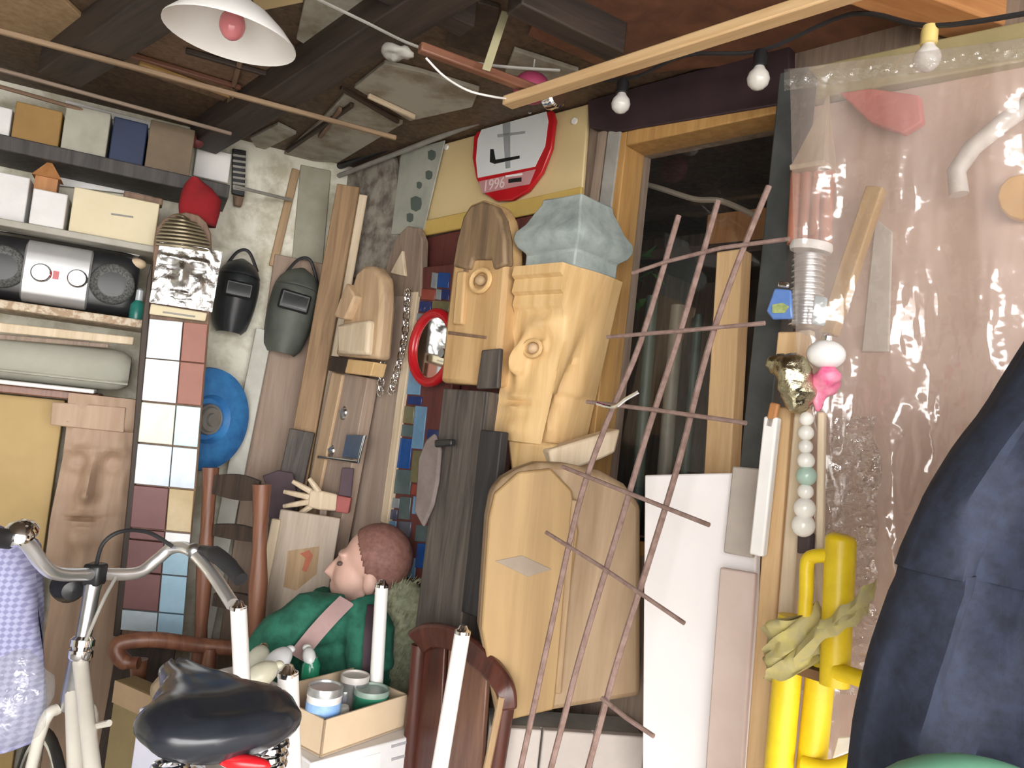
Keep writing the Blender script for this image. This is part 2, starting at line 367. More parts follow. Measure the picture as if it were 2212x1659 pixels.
# window
wn = tag(bpy.data.objects.new('window_1', None), kind='structure'); link(wn, None, Matrix.Translation(R.wor((wa+wb)/2, 0, wz0)))
FRM = wood('honey_window_frame', (.50, .29, .10), (.36, .19, .06))
def rbox(name, x0, x1, z0, z1, y0, y1, m, parent, bevel=.003):
    return build(name, G().box((0, 0, (z1-z0)/2), (x1-x0, y1-y0, z1-z0)), m, parent, R.mat(R.wor((x0+x1)/2, (y0+y1)/2, z0)), bevel)
rbox('window_frame', wa-.03, wa+.004, wz0, wz1+.03, -.025, .05, FRM, wn)
rbox('window_frame', wb-.012, wb+.03, wz0, wz1+.03, -.025, .05, FRM, wn)
rbox('window_frame', wa+.004, wb-.012, wz1-.004, wz1+.03, -.025, .05, FRM, wn)
rbox('window_sill', wa-.04, wb+.04, wz0-.03, wz0, -.012, .05, FRM, wn)
build('pane', G().add([(wa+.004, 0, wz0), (wb-.012, 0, wz0), (wb-.012, 0, wz1-.004), (wa+.004, 0, wz1-.004)], [(0, 1, 2, 3)]), GLASS, wn, R.mat(R.wor(0, .02, 0)))
# things standing in the dark room beyond the window
t = tag(wbox('orange_crate', R, 1525, 455, 1660, 525, -.35, .22, W_ORANGE), 'orange wooden crate up in the dark beyond the window', 'crate')
zc = WM[t.name].translation.z
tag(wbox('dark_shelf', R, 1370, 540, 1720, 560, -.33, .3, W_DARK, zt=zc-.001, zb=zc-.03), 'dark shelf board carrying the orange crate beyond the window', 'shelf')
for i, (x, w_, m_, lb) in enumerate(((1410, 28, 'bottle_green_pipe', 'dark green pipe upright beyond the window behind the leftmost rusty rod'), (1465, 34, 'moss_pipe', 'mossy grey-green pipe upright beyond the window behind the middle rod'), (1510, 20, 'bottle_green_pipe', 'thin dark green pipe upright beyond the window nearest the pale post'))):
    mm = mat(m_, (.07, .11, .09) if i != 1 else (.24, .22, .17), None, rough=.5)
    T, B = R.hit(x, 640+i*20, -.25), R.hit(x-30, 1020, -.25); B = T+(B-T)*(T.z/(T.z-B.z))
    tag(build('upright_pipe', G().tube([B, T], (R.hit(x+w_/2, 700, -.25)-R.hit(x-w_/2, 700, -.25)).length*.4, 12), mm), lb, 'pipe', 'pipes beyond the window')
hs = [R.hit(x, y, -.2) for x, y in ((1355, 388), (1420, 405), (1500, 430), (1560, 435), (1640, 470))]
tag(build('pale_hose', G().tube(spline(hs), .007, 8), mat('hose_beige', (.32, .27, .21))), 'pale beige hose strung across the dark beyond the window', 'hose')
hs = [R.hit(x, y, -.3) for x, y in ((1385, 385), (1376, 350), (1400, 328), (1440, 322), (1475, 315))]
tag(build('bent_rod', G().tube(spline(hs), .009, 8), GALV), 'bent grey metal rod above the pale hose beyond the window', 'rod')
pt_ = R.hit(1365, 620, -.20)
plant = thing('leafy_plant', 'dark green leafy plant beyond the window beside the carved head', 'plant', (pt_.x, pt_.y, 0))
GRN = mat('leaf_green', (.06, .15, .04), (.02, .06, .02), rough=.5)
build('stem', G().tube([V((pt_.x, pt_.y, 0)), pt_], .008, 6), W_DARK, plant)
lf = None
for i in range(26):
    q = pt_+V((random.uniform(-.05, .06), random.uniform(-.04, .05), random.uniform(-.12, .09)))
    Mx = Matrix.Translation(q) @ Matrix.Rotation(random.uniform(0, 6), 4, 'Z') @ Matrix.Rotation(random.uniform(-1, 1), 4, 'X')
    if lf is None: lf = build('leaf', G().add([(0, 0, 0), (.016, .02, .004), (0, .055, 0), (-.016, .02, .004), (0, .02, -.003)], [(0, 1, 4), (1, 2, 4), (2, 3, 4), (3, 0, 4)]), GRN, plant, Mx)
    else: copyobj(lf, plant, Mx)

# ------------------------------------------------------------------ ceiling: rafters, panels, laths
def zslab(name, pix, z, th, m, parent=None):
    ps = [onZ(x, y, z) for x, y in pix]; c = sum(ps, V())/len(ps)
    return build(name, zprism([(p.x-c.x, p.y-c.y) for p in ps], 0, th), m, parent, Matrix.Translation((c.x, c.y, z)), .002)
def zbar(name, a, b, z, wd, th, m, parent=None, both=0., zb=None, near=0.):
    A, B = onZ(*a, z), onZ(*b, z if zb is None else zb); up = V((0, 0, th/2)); A = A+(A-B).normalized()*near
    s = (A-B).cross(V((0, 0, 1))).normalized()
    return bar(name, A+up, B+up, wd, th, m, parent, s, .003, both)
PC = CZ-.012
zslab('panel', [(-60, -60), (110, -25), (192, 52), (165, 112), (0, 60), (-60, 45)], PC, .011, W_TAN, ceil_)
zslab('panel', [(215, 128), (300, 100), (420, -10), (480, 10), (640, 110), (560, 190), (500, 225)], PC, .011, W_BROWN, ceil_)
zslab('panel', [(640, 85), (660, -10), (890, -30), (735, 105), (690, 118)], PC, .011, STAINED, ceil_)
zslab('panel', [(765, 190), (830, 138), (905, 155), (1035, 195), (1020, 232), (885, 262)], PC, .011, STAINED, ceil_)
zslab('panel', [(600, 345), (690, 265), (745, 205), (870, 268), (730, 352)], PC, .011, STAINED, ceil_)
zslab('panel', [(540, 300), (600, 270), (640, 290), (560, 330)], PC, .011, STAINED, ceil_)
zslab('panel', [(1140, 78), (1190, -40), (1900, -130), (2300, -120), (2230, 20), (1700, 130), (1345, 165)], PC, .011, W_CEIL, ceil_)
zslab('panel', [(1090, 160), (1110, 110), (1250, 155), (1215, 180)], PC, .011, STAINED, ceil_)
zslab('panel', [(965, 100), (985, -10), (1080, 20), (1060, 130)], PC, .011, W_DARK, ceil_)
BE = CZ-.075
zbar('rafter', (930, 18), (500, 285), BE, .085, .074, W_BEAM, ceil_, .25, near=1.3)
zbar('rafter', (420, -20), (225, 110), BE, .095, .074, W_BEAM, ceil_, .3, near=1.4)
zbar('rafter', (1110, 20), (1330, 125), BE+.004, .05, .066, W_BEAM, ceil_)
zbar('rafter', (720, -60), (1010, 70), BE+.01, .055, .06, W_BEAM, ceil_, near=.15)
zbar('rafter', (1885, -10), (2085, 62), CZ-.06, .075, .06, W_ORANGE, ceil_, .15)
for a, b, m_ in (((268, 120), (520, 195), W_RED), ((520, 130), (495, 225), W_BROWN), ((400, 115), (590, 170), W_DARK), ((300, 140), (560, 235), W_OCHRE)):
    zbar('batten', a, b, PC-.014, .012, .013, m_, ceil_)
for a, b, m_ in (((735, 195), (860, 268), W_DARK), ((620, 330), (760, 232), W_DARK), ((795, 212), (895, 258), W_PALE), ((690, 300), (735, 240), W_BROWN)):
    zbar('batten', a, b, PC-.014, .011, .013, m_, ceil_)
tag(zbar('wooden_lath', (-330, -15), (855, 303), 2.102, .013, .012, wood('brown_lath', (.33, .225, .135), (.20, .13, .075))), 'long thin tan lath running across under the dark rafters', 'lath')
tag(zbar('wooden_lath', (-330, 64), (500, 293), 2.104, .011, .010, W_GREYBROWN), 'grey-brown lath under the ceiling above the row of boxes', 'lath')
tag(zbar('wooden_lath', (-200, 135), (190, 245), 2.104, .010, .010, W_BROWN), 'short brown lath in the upper left above the ochre box', 'lath')
tag(zbar('wooden_lath', (1095, 232), (1860, -10), 2.04, .030, .020, W_PINE), 'bright pine lath slanting up across the ceiling in front of the oval sign', 'lath')
tag(zbar('tool_handle', (905, 112), (1205, 222), 2.065, .020, .018, W_RED), 'reddish-brown wooden handle resting on the bright pine lath', 'handle')
tag(build('wrapping_tape', G().lathe([(.019, -.016), (.021, -.012), (.020, 0), (.022, .012), (.018, .016)], onZ(1195, 212, 2.05), 14, (onZ(1300, 170, 2.05)-onZ(1195, 212, 2.05))), CHROME), 'crumpled silver tape around the lower end of the pine lath', 'tape')
tag(build('shuttle_cock_tuft', G().ball(onZ(860, 115, 2.06), (.03, .022, .012)), GREYPAINT, disp=(.02, .02)), 'grey tuft of rag at the end of the reddish handle', 'rag')
hs = [onZ(x, y, z) for x, y, z in ((920, 125, 2.06), (960, 165, 2.04), (1010, 195, 2.035), (1060, 208, 2.035), (1100, 214, 2.055))]
tag(build('sagging_twine', G().tube(spline(hs), .0022, 6), WHITE), 'thin white cord sagging below the reddish handle', 'cord')
hs = [onZ(x, y, 2.10) for x, y in ((660, -15), (790, 48), (900, 100), (1040, 138), (1210, 152))]
tag(build('dark_wire', G().tube(spline(hs), .003, 6), GREYPAINT), 'grey wire strung across the ceiling under the cross beams', 'wire')
tag(bar('hanging_strap', onZ(1092, 25, 2.175), onZ(1050, 152, 2.05), .016, .003, mat('khaki_webbing', (.40, .37, .22))), 'khaki strap hanging from the ceiling above the oval sign', 'strap')
for a, b, r_, m_, lb in (((560, 400), (1045, 222), .012, BLACK, 'black pipe along the top of the window wall'), ((690, 372), (1040, 240), .008, GREYPAINT, 'grey conduit below the black pipe along the window wall')):
    A, B = R.hit(700, 372 if r_ > .01 else 392, .05), R.hit(1048, 236 if r_ > .01 else 258, .05); 
    tag(build('conduit_pipe', G().tube([A, B], r_, 10), m_), lb, 'pipe')
pb_ = atY(1148, 190, 1.60)
pbl = thing('paper_balloon', 'magenta paper balloon under the ceiling just above the oval sign', 'balloon', pb_-V((0, 0, .034)))
build('ball', G().ball(pb_, (.040, .036, .034), 24, 14), mat('magenta_paper', (.42, .06, .14), (.36, .045, .12), rough=.5), pbl)
build('thread', G().tube([pb_+V((0, 0, .033)), V((pb_.x, pb_.y, CZ-.001))], .0015, 6), WHITE, pbl)
# dark beam over the window, posts
tag(slab('trim_1', R, [(1270, 205), (1705, 92), (1705, 222), (1330, 285), (1272, 275)], .03, .028, PLUM), kind='structure')
for o_, x0, x1, y0 in ((.022, 1278, 1300, 272), (.028, 1300, 1330, 270)):
    s_ = plank('post', R, ((x0+x1)/2+12, y0+10), ((x0+x1)/2-8, 440), x1-x0-2, o_, o_, .02, W_GREYBROWN if o_ < .025 else GREYPAINT, wr)

# ------------------------------------------------------------------ bulbs and lamp
def bulb(px, py, Y, r, socket, lb):
    c = atY(px, py, Y); b_ = thing('light_bulb', lb, 'light bulb', c-V((0, 0, r)), 'string of opal bulbs along the eaves')
    build('globe', G().lathe([(.001, -r), (r*.5, -r*.86), (r*.87, -r*.5), (r, 0), (r*.87, r*.5), (r*.6, r*.82), (r*.42, r*1.15)], c, 20), BULBW, b_)
    build('socket', G().lathe([(r*.45, r*1.12), (r*.62, r*1.2), (r*.62, r*2.2), (r*.5, r*2.6), (.001, r*2.62)], c, 14), socket, b_)
    return c+V((0, 0, r*2.6))
YSOCK = mat('yellow_socket', (.75, .60, .22), rough=.4)
tops = [bulb(1341, 225, 1.60, .0205, BLACK, 'opal bulb on the string nearest the oval sign'),
        bulb(1638, 171, 1.36, .0205, BLACK, 'opal bulb in a black socket above the window corner'),
        bulb(2003, 127, 1.12, .0195, YSOCK, 'opal bulb in a yellow socket in front of the plastic sheet')]
tops.append(bulb(204, 88, 1.72, .019, BLACK, 'small bulb on the dark rafter left of the white lamp'))
hs = [atY(1180, 165, 1.72), tops[0], atY(1480, 120, 1.45), tops[1], atY(1840, 30, 1.24), tops[2], atY(2240, 25, 1.0)]
tag(build('bulb_cable', G().tube(spline(hs, 5), .004, 6), BLACKR), 'black cable of the bulb string along the eaves', 'cable')
lc = atY(500, 66, 1.30)
lamp = thing('ceiling_lamp', 'white enamel lamp shade with a pink bulb under the ceiling', 'lamp', lc)
tl_ = (V((.05, -.05, 1))).normalized(); LS = .80
prof = [(.030, .066), (.045, .062), (.075, .046), (.11, .018), (.138, -.012), (.1385, -.016), (.1365, -.013), (.108, .014), (.072, .041), (.04, .056), (.028, .058)]
build('lamp_shade', G().lathe([(r*LS, z*LS) for r, z in prof], lc, 40, tl_), WHITE, lamp)
build('bulb', G().ball(lc+tl_*.010, (.022, .022, .027)), BULBP, lamp)
build('lamp_holder', G().lathe([(.016, .03), (.024, .044), (.024, .07), (.014, .08), (.009, CZ-.031-lc.z), (.001, CZ-.03-lc.z)], lc, 16, tl_), CARDC, lamp)
zslab('ceiling_plate', [(520, -40), (640, -40), (655, 6), (560, 25)], CZ-.03, .029, CREAM, lamp)

# ------------------------------------------------------------------ high shelf row on the left wall
def along(fr, px, py, off): return fr.loc(fr.hit(px, py, off)).x
def lbox(name, x0, x1, z0, z1, off, th, m, parent=None, bevel=.003):
    return build(name, G().box((0, th/2, (z1-z0)/2), (x1-x0, th, z1-z0)), m, parent, L.mat(L.wor((x0+x1)/2, -off, z0)), bevel)
def shelf(y0, x_end, off, th, m, lb, px=150):
    z = L.loc(L.hit(px, y0, off)).z; x1 = along(L, x_end, y0+20, off)
    o = lbox('wall_shelf', -1.45, x1, z-th, z, off, off-.002, m); tag(o, lb, 'shelf', 'shelves on the left wall'); return z
zs0 = shelf(322, 505, .20, .040, wood('black_brown_shelf', (.075, .068, .064), (.03, .028, .028)), 'thick dark top shelf carrying the row of boxes under the ceiling')
tag(build('shelf_rod', G().tube([L.hit(505, 402, .19), L.hit(628, 432, .03)], .005, 8), GREYPAINT), 'thin grey rod running on from the top shelf end', 'rod')
for x0, y0, x1, y1, m_, th, nm, lb in (
    (-60, 225, 24, 292, CARDW, .14, 'carton', 'white carton at the left end of the top shelf'),
    (27, 228, 132, 312, mat('ochre_card', (.34, .20, .06), rough=.7), .15, 'carton', 'ochre brown carton on the top shelf'),
    (136, 232, 236, 325, mat('pale_grey_card', (.44, .43, .36), rough=.8), .13, 'carton', 'pale grey carton on the top shelf beside the navy one'),
    (240, 258, 316, 340, NAVYBOX, .12, 'carton', 'navy blue carton on the top shelf'),
    (318, 268, 418, 362, mat('brown_card', (.20, .15, .10), rough=.8), .14, 'carton', 'dull brown carton at the right end of the top shelf')):
    tag(wbox(nm, L, x0, y0, x1, y1, .185, th, m_, zb=zs0+.0005), lb, 'box', 'boxes on the top shelf')
rr = L.hit(425, 305, .12)
tag(build('red_ball', G().ball(V((rr.x, rr.y, rr.z)), .02), mat('dull_red', (.22, .05, .045), rough=.6)), 'small dull red ball above the brown carton', 'ball')
tag(slab('paper_strip', L, [(140, 214), (385, 278), (380, 292), (140, 232)], .015, .012, WHITE), 'white strip of board on the wall above the boxes', 'board')
tag(wbox('white_card', L, 420, 322, 498, 388, .03, .01, WHITE), 'square white card pinned to the wall above the red felt hat', 'card')
rs = thing('rasp', 'black ridged rasp hanging on the white wall', 'rasp', L.hit(515, 440, .04))
slab('blade', L, [(502, 320), (532, 325), (528, 425), (500, 418)], .03, .012, BLACK, rs)
for i in range(7):
    y = 332+i*12; slab('ridge', L, [(503, y), (531, y+4), (531, y+9), (503, y+5)], .034, .004, GREYPAINT, rs, .0005)
slab('handle', L, [(504, 420), (527, 425), (522, 446), (506, 443)], .034, .02, W_BROWN, rs)
# middle shelf: cartons
zs1 = shelf(498, 345, .24, .018, mat('grey_white_shelf', (.48, .46, .41), (.38, .36, .31), rough=.7), 'grey-white middle shelf carrying the cream carton')
tag(wbox('carton', L, -50, 372, 60, 470, .20, .16, CARDW, zb=zs1+.0005), 'large white carton at the left edge on the middle shelf', 'box', 'cartons on the middle shelf')
sw_ = tag(wbox('carton', L, 66, 412, 143, 486, .235, .14, CARDW, zb=zs1+.0005), 'small bright white carton standing left of the long cream carton', 'box', 'cartons on the middle shelf')
cc_ = wbox('carton', L, 152, 420, 342, 508, .225, .16, CARDC, zb=zs1+.0005); tag(cc_, 'long cream carton on the middle shelf', 'box', 'cartons on the middle shelf')
slab('printed_line', L, [(240, 460), (288, 467), (288, 471), (240, 464)], .2265, .001, GREYPAINT, cc_, 0)
zt1 = max((WM[cc_.name] @ V(c)).z for c in cc_.bound_box)
hb = L.hit(100, 412, .16)
hz = max((WM[sw_.name] @ V(c)).z for c in sw_.bound_box)
house = thing('wooden_house', 'small orange wooden house with a pointed roof on the white carton', 'toy house', (hb.x, hb.y, hz))
xx, zz = .030, hz+.001
Mh = L.mat(V((hb.x, hb.y, zz)))
build('body', G().box((0, 0, .022), (.052, .045, .044)), W_ORANGE, house, Mh)
build('roof', G().add([(-.034, -.03, .044), (.034, -.03, .044), (.034, .03, .044), (-.034, .03, .044), (0, -.004, .096), (0, .004, .096)], [(0, 1, 4), (1, 2, 5, 4), (2, 3, 5), (3, 0, 4, 5), (3, 2, 1, 0)]), W_ORANGE, house, Mh)
for i, (x0, y0, x1, y1, m_, lb) in enumerate(((200, 398, 345, 432, W_DARK, 'dark flat stick lying on the cream carton'), (270, 410, 352, 432, W_BROWN, 'brown flat stick lying in front on the cream carton'))):
    A, B = along(L, x0, y0, .17), along(L, x1, y1, .17)
    tag(lbox('flat_stick', A, B, zt1+.0005, zt1+.014+.006*i, .15+.055*i, .045, m_), lb, 'stick', 'sticks on the cream carton')
tag(slab('paper_sheet', L, [(120, 335), (395, 382), (392, 432), (120, 400)], .02, .004, WHITE), 'long white paper sheet on the wall behind the cartons', 'paper')
hat = thing('felt_hat', 'crimson pointed felt hat behind the round-topped mosaic stele', 'hat', L.hit(432, 470, .24))
g = G(); secs = []
ps = [(388, 468, 470), (386, 440, 478), (392, 410, 482), (400, 392, 462), (412, 380, 432)]
for x0, y, x1 in ps:
    a, b = L.loc(L.hit(x0, y, .26)), L.loc(L.hit(x1, y+6, .26)); cx_ = (a.x+b.x)/2; hw = abs(b.x-a.x)/2
    secs.append([L.wor(cx_+hw*math.cos(k*math.pi/8), -.235+.028*math.sin(k*math.pi/8), a.z) for k in range(16)])
build('crown', g.loft(secs), REDCLOTH, hat)
build('hat_band', G().loft([[p+V((0, 0, dz)) for p in secs[0]] for dz in (-.006, .006)]), mat('dark_red_band', (.16, .008, .012), rough=.9), hat)

# ------------------------------------------------------------------ lower shelf: radio
zs2 = shelf(668, 312, .24, .022, mat('mottled_shelf_edge', (.64, .55, .42), (.40, .28, .18), scale=30, rough=.7, lo=.45, hi=.55), 'shelf with a mottled pale edge under the portable radio')
rp = L.hit(122, 660, .19); rad = thing('portable_radio', 'black and silver portable radio with round speakers on the shelf', 'radio', (rp.x, rp.y, zs2))
xa, xb = along(L, -52, 590, .2), along(L, 298, 600, .2); zt = L.loc(L.hit(122, 520, .2)).z
yf = -.19; zm = (zs2+zt)/2
def lp(x, y, z): return L.wor(x, y, z)
prof = []
for k in range(25):
    a = math.pi*2*k/24; prof.append((math.copysign(abs(math.cos(a))**.5, math.cos(a)), math.copysign(abs(math.sin(a))**.5, math.sin(a))))
secs = []
for q, s_ in ((0, .8), (.04, .96), (.1, 1), (.9, 1), (.96, .96), (1, .8)):
    secs.append([lp(xa+(xb-xa)*q, yf+.055+.05*s_*c, zm+.002+(zt-zs2)*.48*s_*d) for c, d in prof[:-1]])
build('body', G().loft(secs), BLACK, rad)
c0, c1 = along(L, 48, 580, .2), along(L, 196, 590, .2)
secs = []
for q in (0, .03, .97, 1):
    e = .93 if q in (0, 1) else 1
    secs.append([lp(c0+(c1-c0)*q, yf+.05+.062*e*c, zm+.002+(zt-zs2)*.47*e*d) for c, d in prof[:-1]])
ctr = build('centre_panel', G().loft(secs), mat('silver_plastic', (.62, .63, .64), (.56, .57, .58), rough=.25, metal=.6, bump=.02), rad)
zc_ = L.loc(L.hit(122, 595, .2)).z
for px in (88, 168):
    x_ = along(L, px, 597, .2); build('knob', G().lathe([(.001, .012), (.020, .012), (.024, .008), (.025, 0)], lp(x_, yf-.012, zc_), 24, L.n), CHROME, ctr)
x_ = along(L, 121, 597, .2); build('button', G().box((0, 0, 0), (.014, .008, .022)), RED, ctr, L.mat(lp(x_, yf-.014, zc_)))
for i in range(6):
    z_ = zc_+.032+i*.0065; build('trim_line', G().box((0, 0, 0), ((c1-c0)*.94, .006, .0022)), GALV, ctr, L.mat(lp((c0+c1)/2, yf+.003-.0075+i*i*.0006, z_)))
build('display', G().box((0, 0, 0), (.036, .006, .012)), mat('lcd_green', (.10, .13, .10), rough=.2), ctr, L.mat(lp((c0+c1)/2-.004, yf-.0035, zc_+.053)))
for px in (3, 243):
    x_ = along(L, px, 607 if px > 100 else 565, .2); cpt = lp(x_, yf+.006, zm)
    sp = build('speaker', G().lathe([(.001, -.004), (.03, -.001), (.050, .006), (.053, .010), (.056, .006), (.056, 0)], cpt, 28, L.n), mat('speaker_mesh', (.14, .145, .14), (.06, .062, .06), rough=.6, scale=120, lo=.45, hi=.55), rad)
x1, x2 = along(L, 200, 520, .2), along(L, 300, 530, .2)
build('carry_handle', G().tube(spline([lp(xa+.02, yf+.05, zt-.004), lp(xa+.03, yf+.05, zt+.012), lp(xb-.03, yf+.05, zt+.012), lp(xb-.02, yf+.05, zt-.004)]), .006, 8), SILVER, rad)
q = L.hit(297, 570, .16)
tag(build('sponge_ball', G().ball(V((q.x, q.y, q.z)), (.024, .02, .015)), CARDP), 'tan sponge wedged beside the radio under the middle shelf', 'sponge')
q = L.hit(299, 655, .17); bt = thing('spray_bottle', 'small teal bottle with a clear cap right of the radio', 'bottle', (q.x, q.y, zs2))
build('body', G().lathe([(.001, 0), (.019, 0), (.020, .006), (.020, .042), (.010, .056)], (q.x, q.y, zs2+.0005), 18), TEAL, bt)
build('cap', G().lathe([(.009, .052), (.010, .056), (.010, .085), (.004, .090), (.001, .091)], (q.x, q.y, zs2), 14), mat('clear_cap', (.6, .65, .68), rough=.1), bt)
# below: pale boards, foam roll
tag(slab('pale_board', L, [(-60, 690), (290, 728), (288, 745), (-60, 712)], .19, .02, W_PALE), 'pale board hung under the radio shelf', 'board')
tag(slab('paint_board', L, [(-60, 716), (235, 742), (235, 752), (-60, 728)], .185, .006, W_GREYBROWN), 'grey board just above the foam roll', 'board')
A, B = L.hit(-60, 775, .12), L.hit(282, 793, .12); A.z = B.z = (A.z+B.z)/2; rr_ = .058
ax = (B-A).normalized(); ln = (B-A).length
ro = thing('foam_roll', 'thick grey-green foam mat rolled up on the white ledge', 'foam roll', (A+B)/2-V((0, 0, rr_)))
g = G().lathe([(.001, 0), (rr_*.9, 0), (rr_, .01), (rr_, ln-.05), (rr_*.93, ln-.02), (rr_*.7, ln), (.001, ln+.004)], A, 32, ax)
build('mat', g, ROLLM, ro)
build('outer_flap', G().tube([A+L.n*rr_*.85-V((0, 0, rr_*.6)), B+L.n*rr_*.85-V((0, 0, rr_*.6))], .004, 6), ROLLM, ro)
zl = ((A+B)/2).z-rr_
tag(lbox('white_ledge', -1.45, along(L, 205, 838, .2), zl-.012, zl-.001, .205, .2, WHITE), 'thin white ledge under the foam roll', 'shelf')
tag(lbox('brown_cleat', -1.45, along(L, 215, 848, .2), zl-.035, zl-.013, .16, .15, W_RED), 'reddish brown cleat below the white ledge', 'cleat')
tag(wbox('mustard_board', L, -120, 850, 103, 1400, .08, .05, YWALL, zb=.001), 'plain mustard yellow panel leaning on the left wall', 'panel')
# ================================================================== leaning on the left wall
# carved relief face
def face_fn(x, t):
    d = .004*noise.noise(V((x*3, t*9, 1)))
    d += .006 if t > .80 else 0
    d += .020*bump_(x, t, -.30, .50, .16, .13)                     # nose
    d += .012*bump_(x, t, -.30, .42, .24, .04)
    for cx in (-.62, .22): d += -.012*bump_(x, t, cx, .60, .26, .045)+.009*bump_(x, t, cx, .60, .14, .022)+.008*bump_(x, t, cx, .68, .30, .02)
    d += .008*bump_(x, t, -.28, .31, .34, .016)-.010*bump_(x, t, -.28, .285, .36, .010)+.008*bump_(x, t, -.26, .26, .30, .016)
    d += .010*bump_(x, t, -.2, .17, .4, .06)-.012*max(0, x-.55)
    return d
W_FACE = wood('carved_grey_tan_wood', (.46, .32, .22), (.33, .22, .15), scale=4)
rf = thing('carved_face_relief', 'tall grey-tan wooden board carved with a long face beside the mosaic stele', 'carving', L.hit(190, 1230, .17))
relief('face', L, .17, 186, 1225, 852, lambda t: .108-.012*(1-t)+.004*math.sin(t*7), .06, lambda x, t: 1.9*face_fn(x, t), W_FACE, rf, 30, 60, .012)
slab('headband', L, [(112, 868), (272, 880), (268, 935), (108, 918)], .185, .012, wood('pale_forehead', (.50, .36, .25), (.40, .27, .18), scale=4), rf)
wbox('lower_block', L, 104, 1222, 262, 1420, .165, .055, W_FACE, rf, zb=.001)
# round-topped mosaic stele
so = .30
st = thing('mosaic_stele', 'tall narrow stele with a foil face over white, blue and terracotta tiles', 'sculpture', L.hit(330, 1360, so))
dome = [(333, 520), (338, 492), (352, 474), (375, 462), (402, 458), (428, 464), (446, 480), (456, 505), (458, 540)]
base = [(452, 700), (425, 1050), (392, 1375), (252, 1375), (292, 1050), (318, 700)]
slab('backing_board', L, dome+base, so-.012, .035, W_BROWN, st)
slab('dark_edge', L, [(318, 600), (330, 560), (322, 700), (293, 1040), (262, 1375), (244, 1375), (280, 1030), (306, 700)], so, .05, W_DARK, st)
plank('lower_post', L, (330, 1330), (322, 1375), 128, so-.014, so-.014, .03, W_DARK, st)
g = G()
for i in range(9):                                                  # ribbed metal dome
    t = i/8; y = 468+t*62; hw = 56*math.sqrt(max(0.05, 1-(1-t)**2*.95)) if t < .75 else 57
    a, b = L.hit(395-hw, y-3, so+.004), L.hit(395+hw, y+8+t*4, so+.004)
    mid = (a+b)/2+L.n*.018; g.tube(spline([a, mid, b], 6), .0042, 6)
build('ribbed_dome', g, mat('dull_brass', (.30, .26, .17), (.20, .17, .11), rough=.4, metal=.7), st)
def foil_fn(x, t):
    d = .012*math.cos(x*1.3)
    d += .020*bump_(x, t, -.18, .55, .18, .20)+.008*bump_(x, t, -.18, .40, .26, .06)
    for cx in (-.60, .28): d += -.012*bump_(x, t, cx, .66, .22, .06)+.008*bump_(x, t, cx, .76, .28, .04)
    d += .008*bump_(x, t, -.1, .22, .30, .03)-.008*bump_(x, t, -.1, .17, .3, .02)+.010*bump_(x, t, .4, .4, .2, .1)
    return d+.004*noise.noise(V((x*5, t*9, 3)))
fo = relief('foil_face', L, so-.002, 391, 664, 528, lambda t: .078, .008, foil_fn, FOIL, st, 34, 44, .006); fo['label'] = 'crumpled silver foil face'
slab('label_strip', L, [(326, 656), (448, 676), (444, 694), (322, 678)], so+.014, .02, CARDC, st)
slab('lettering', L, [(352, 672), (422, 682), (421, 686), (351, 676)], so+.0148, .001, GREYPAINT, st, 0)
tcol = dict(gb=(.50, .56, .58), tc=(.33, .125, .085), wh=(.90, .91, .93), cr=(.66, .64, .52), cy=(.50, .70, .74), wb=(.70, .80, .90), ma=(.17, .065, .065), go=(.50, .38, .20), lb=(.36, .55, .68), pb=(.50, .60, .66))
rows = [(692, 776, 'gb', 'tc'), (778, 868, 'wh', 'tc'), (872, 958, 'cr', 'cy'), (962, 1048, 'wb', 'wb'), (1052, 1142, 'ma', 'go'), (1146, 1166, 'ma', 'wh'), (1169, 1236, 'ma', 'lb'), (1239, 1318, 'ma', 'lb'), (1321, 1364, 'pb', 'lb')]
def xl(y): return 323-(y-690)*.093
def xr(y): return 449-(y-690)*.082
for y0, y1, ca, cb in rows:
    for side, c in ((0, ca), (1, cb)):
        f0, f1 = (0, .575) if side == 0 else (.59, 1)
        q = [(xl(y)+(xr(y)-xl(y))*f, y+(f-.3)*12) for y, f in ((y0, f0), (y0, f1), (y1, f1), (y1, f0))]
        mt_ = mat('tile_'+c, tcol[c], tuple(v*.88 for v in tcol[c]), rough=.12 if c not in ('tc', 'ma') else .5, scale=16, bump=.04)
        slab('tile', L, q, so+.004, .02, mt_, st, .0015)
# blue wheel behind it
bc = L.hit(446, 905, .15); BAX = (L.n*.80+L.ex*.60).normalized(); bw = thing('blue_disc', 'blue disc with a grey hub half hidden behind the tiled stele', 'wheel', bc-V((0, 0, .13)))
build('disc', G().lathe([(.001, .0), (.06, .0), (.072, .018), (.12, .02), (.148, .012), (.151, 0), (.148, -.014), (.12, -.018), (.04, -.018), (.001, -.016)], bc, 40, BAX), BLUE, bw)
build('hub', G().lathe([(.001, .03), (.018, .03), (.02, .022), (.034, .022), (.038, .014), (.044, .016), (.046, .006)], bc, 28, BAX), mat('dull_hub_metal', (.34, .33, .31), (.25, .24, .22), rough=.5, metal=.6), bw)
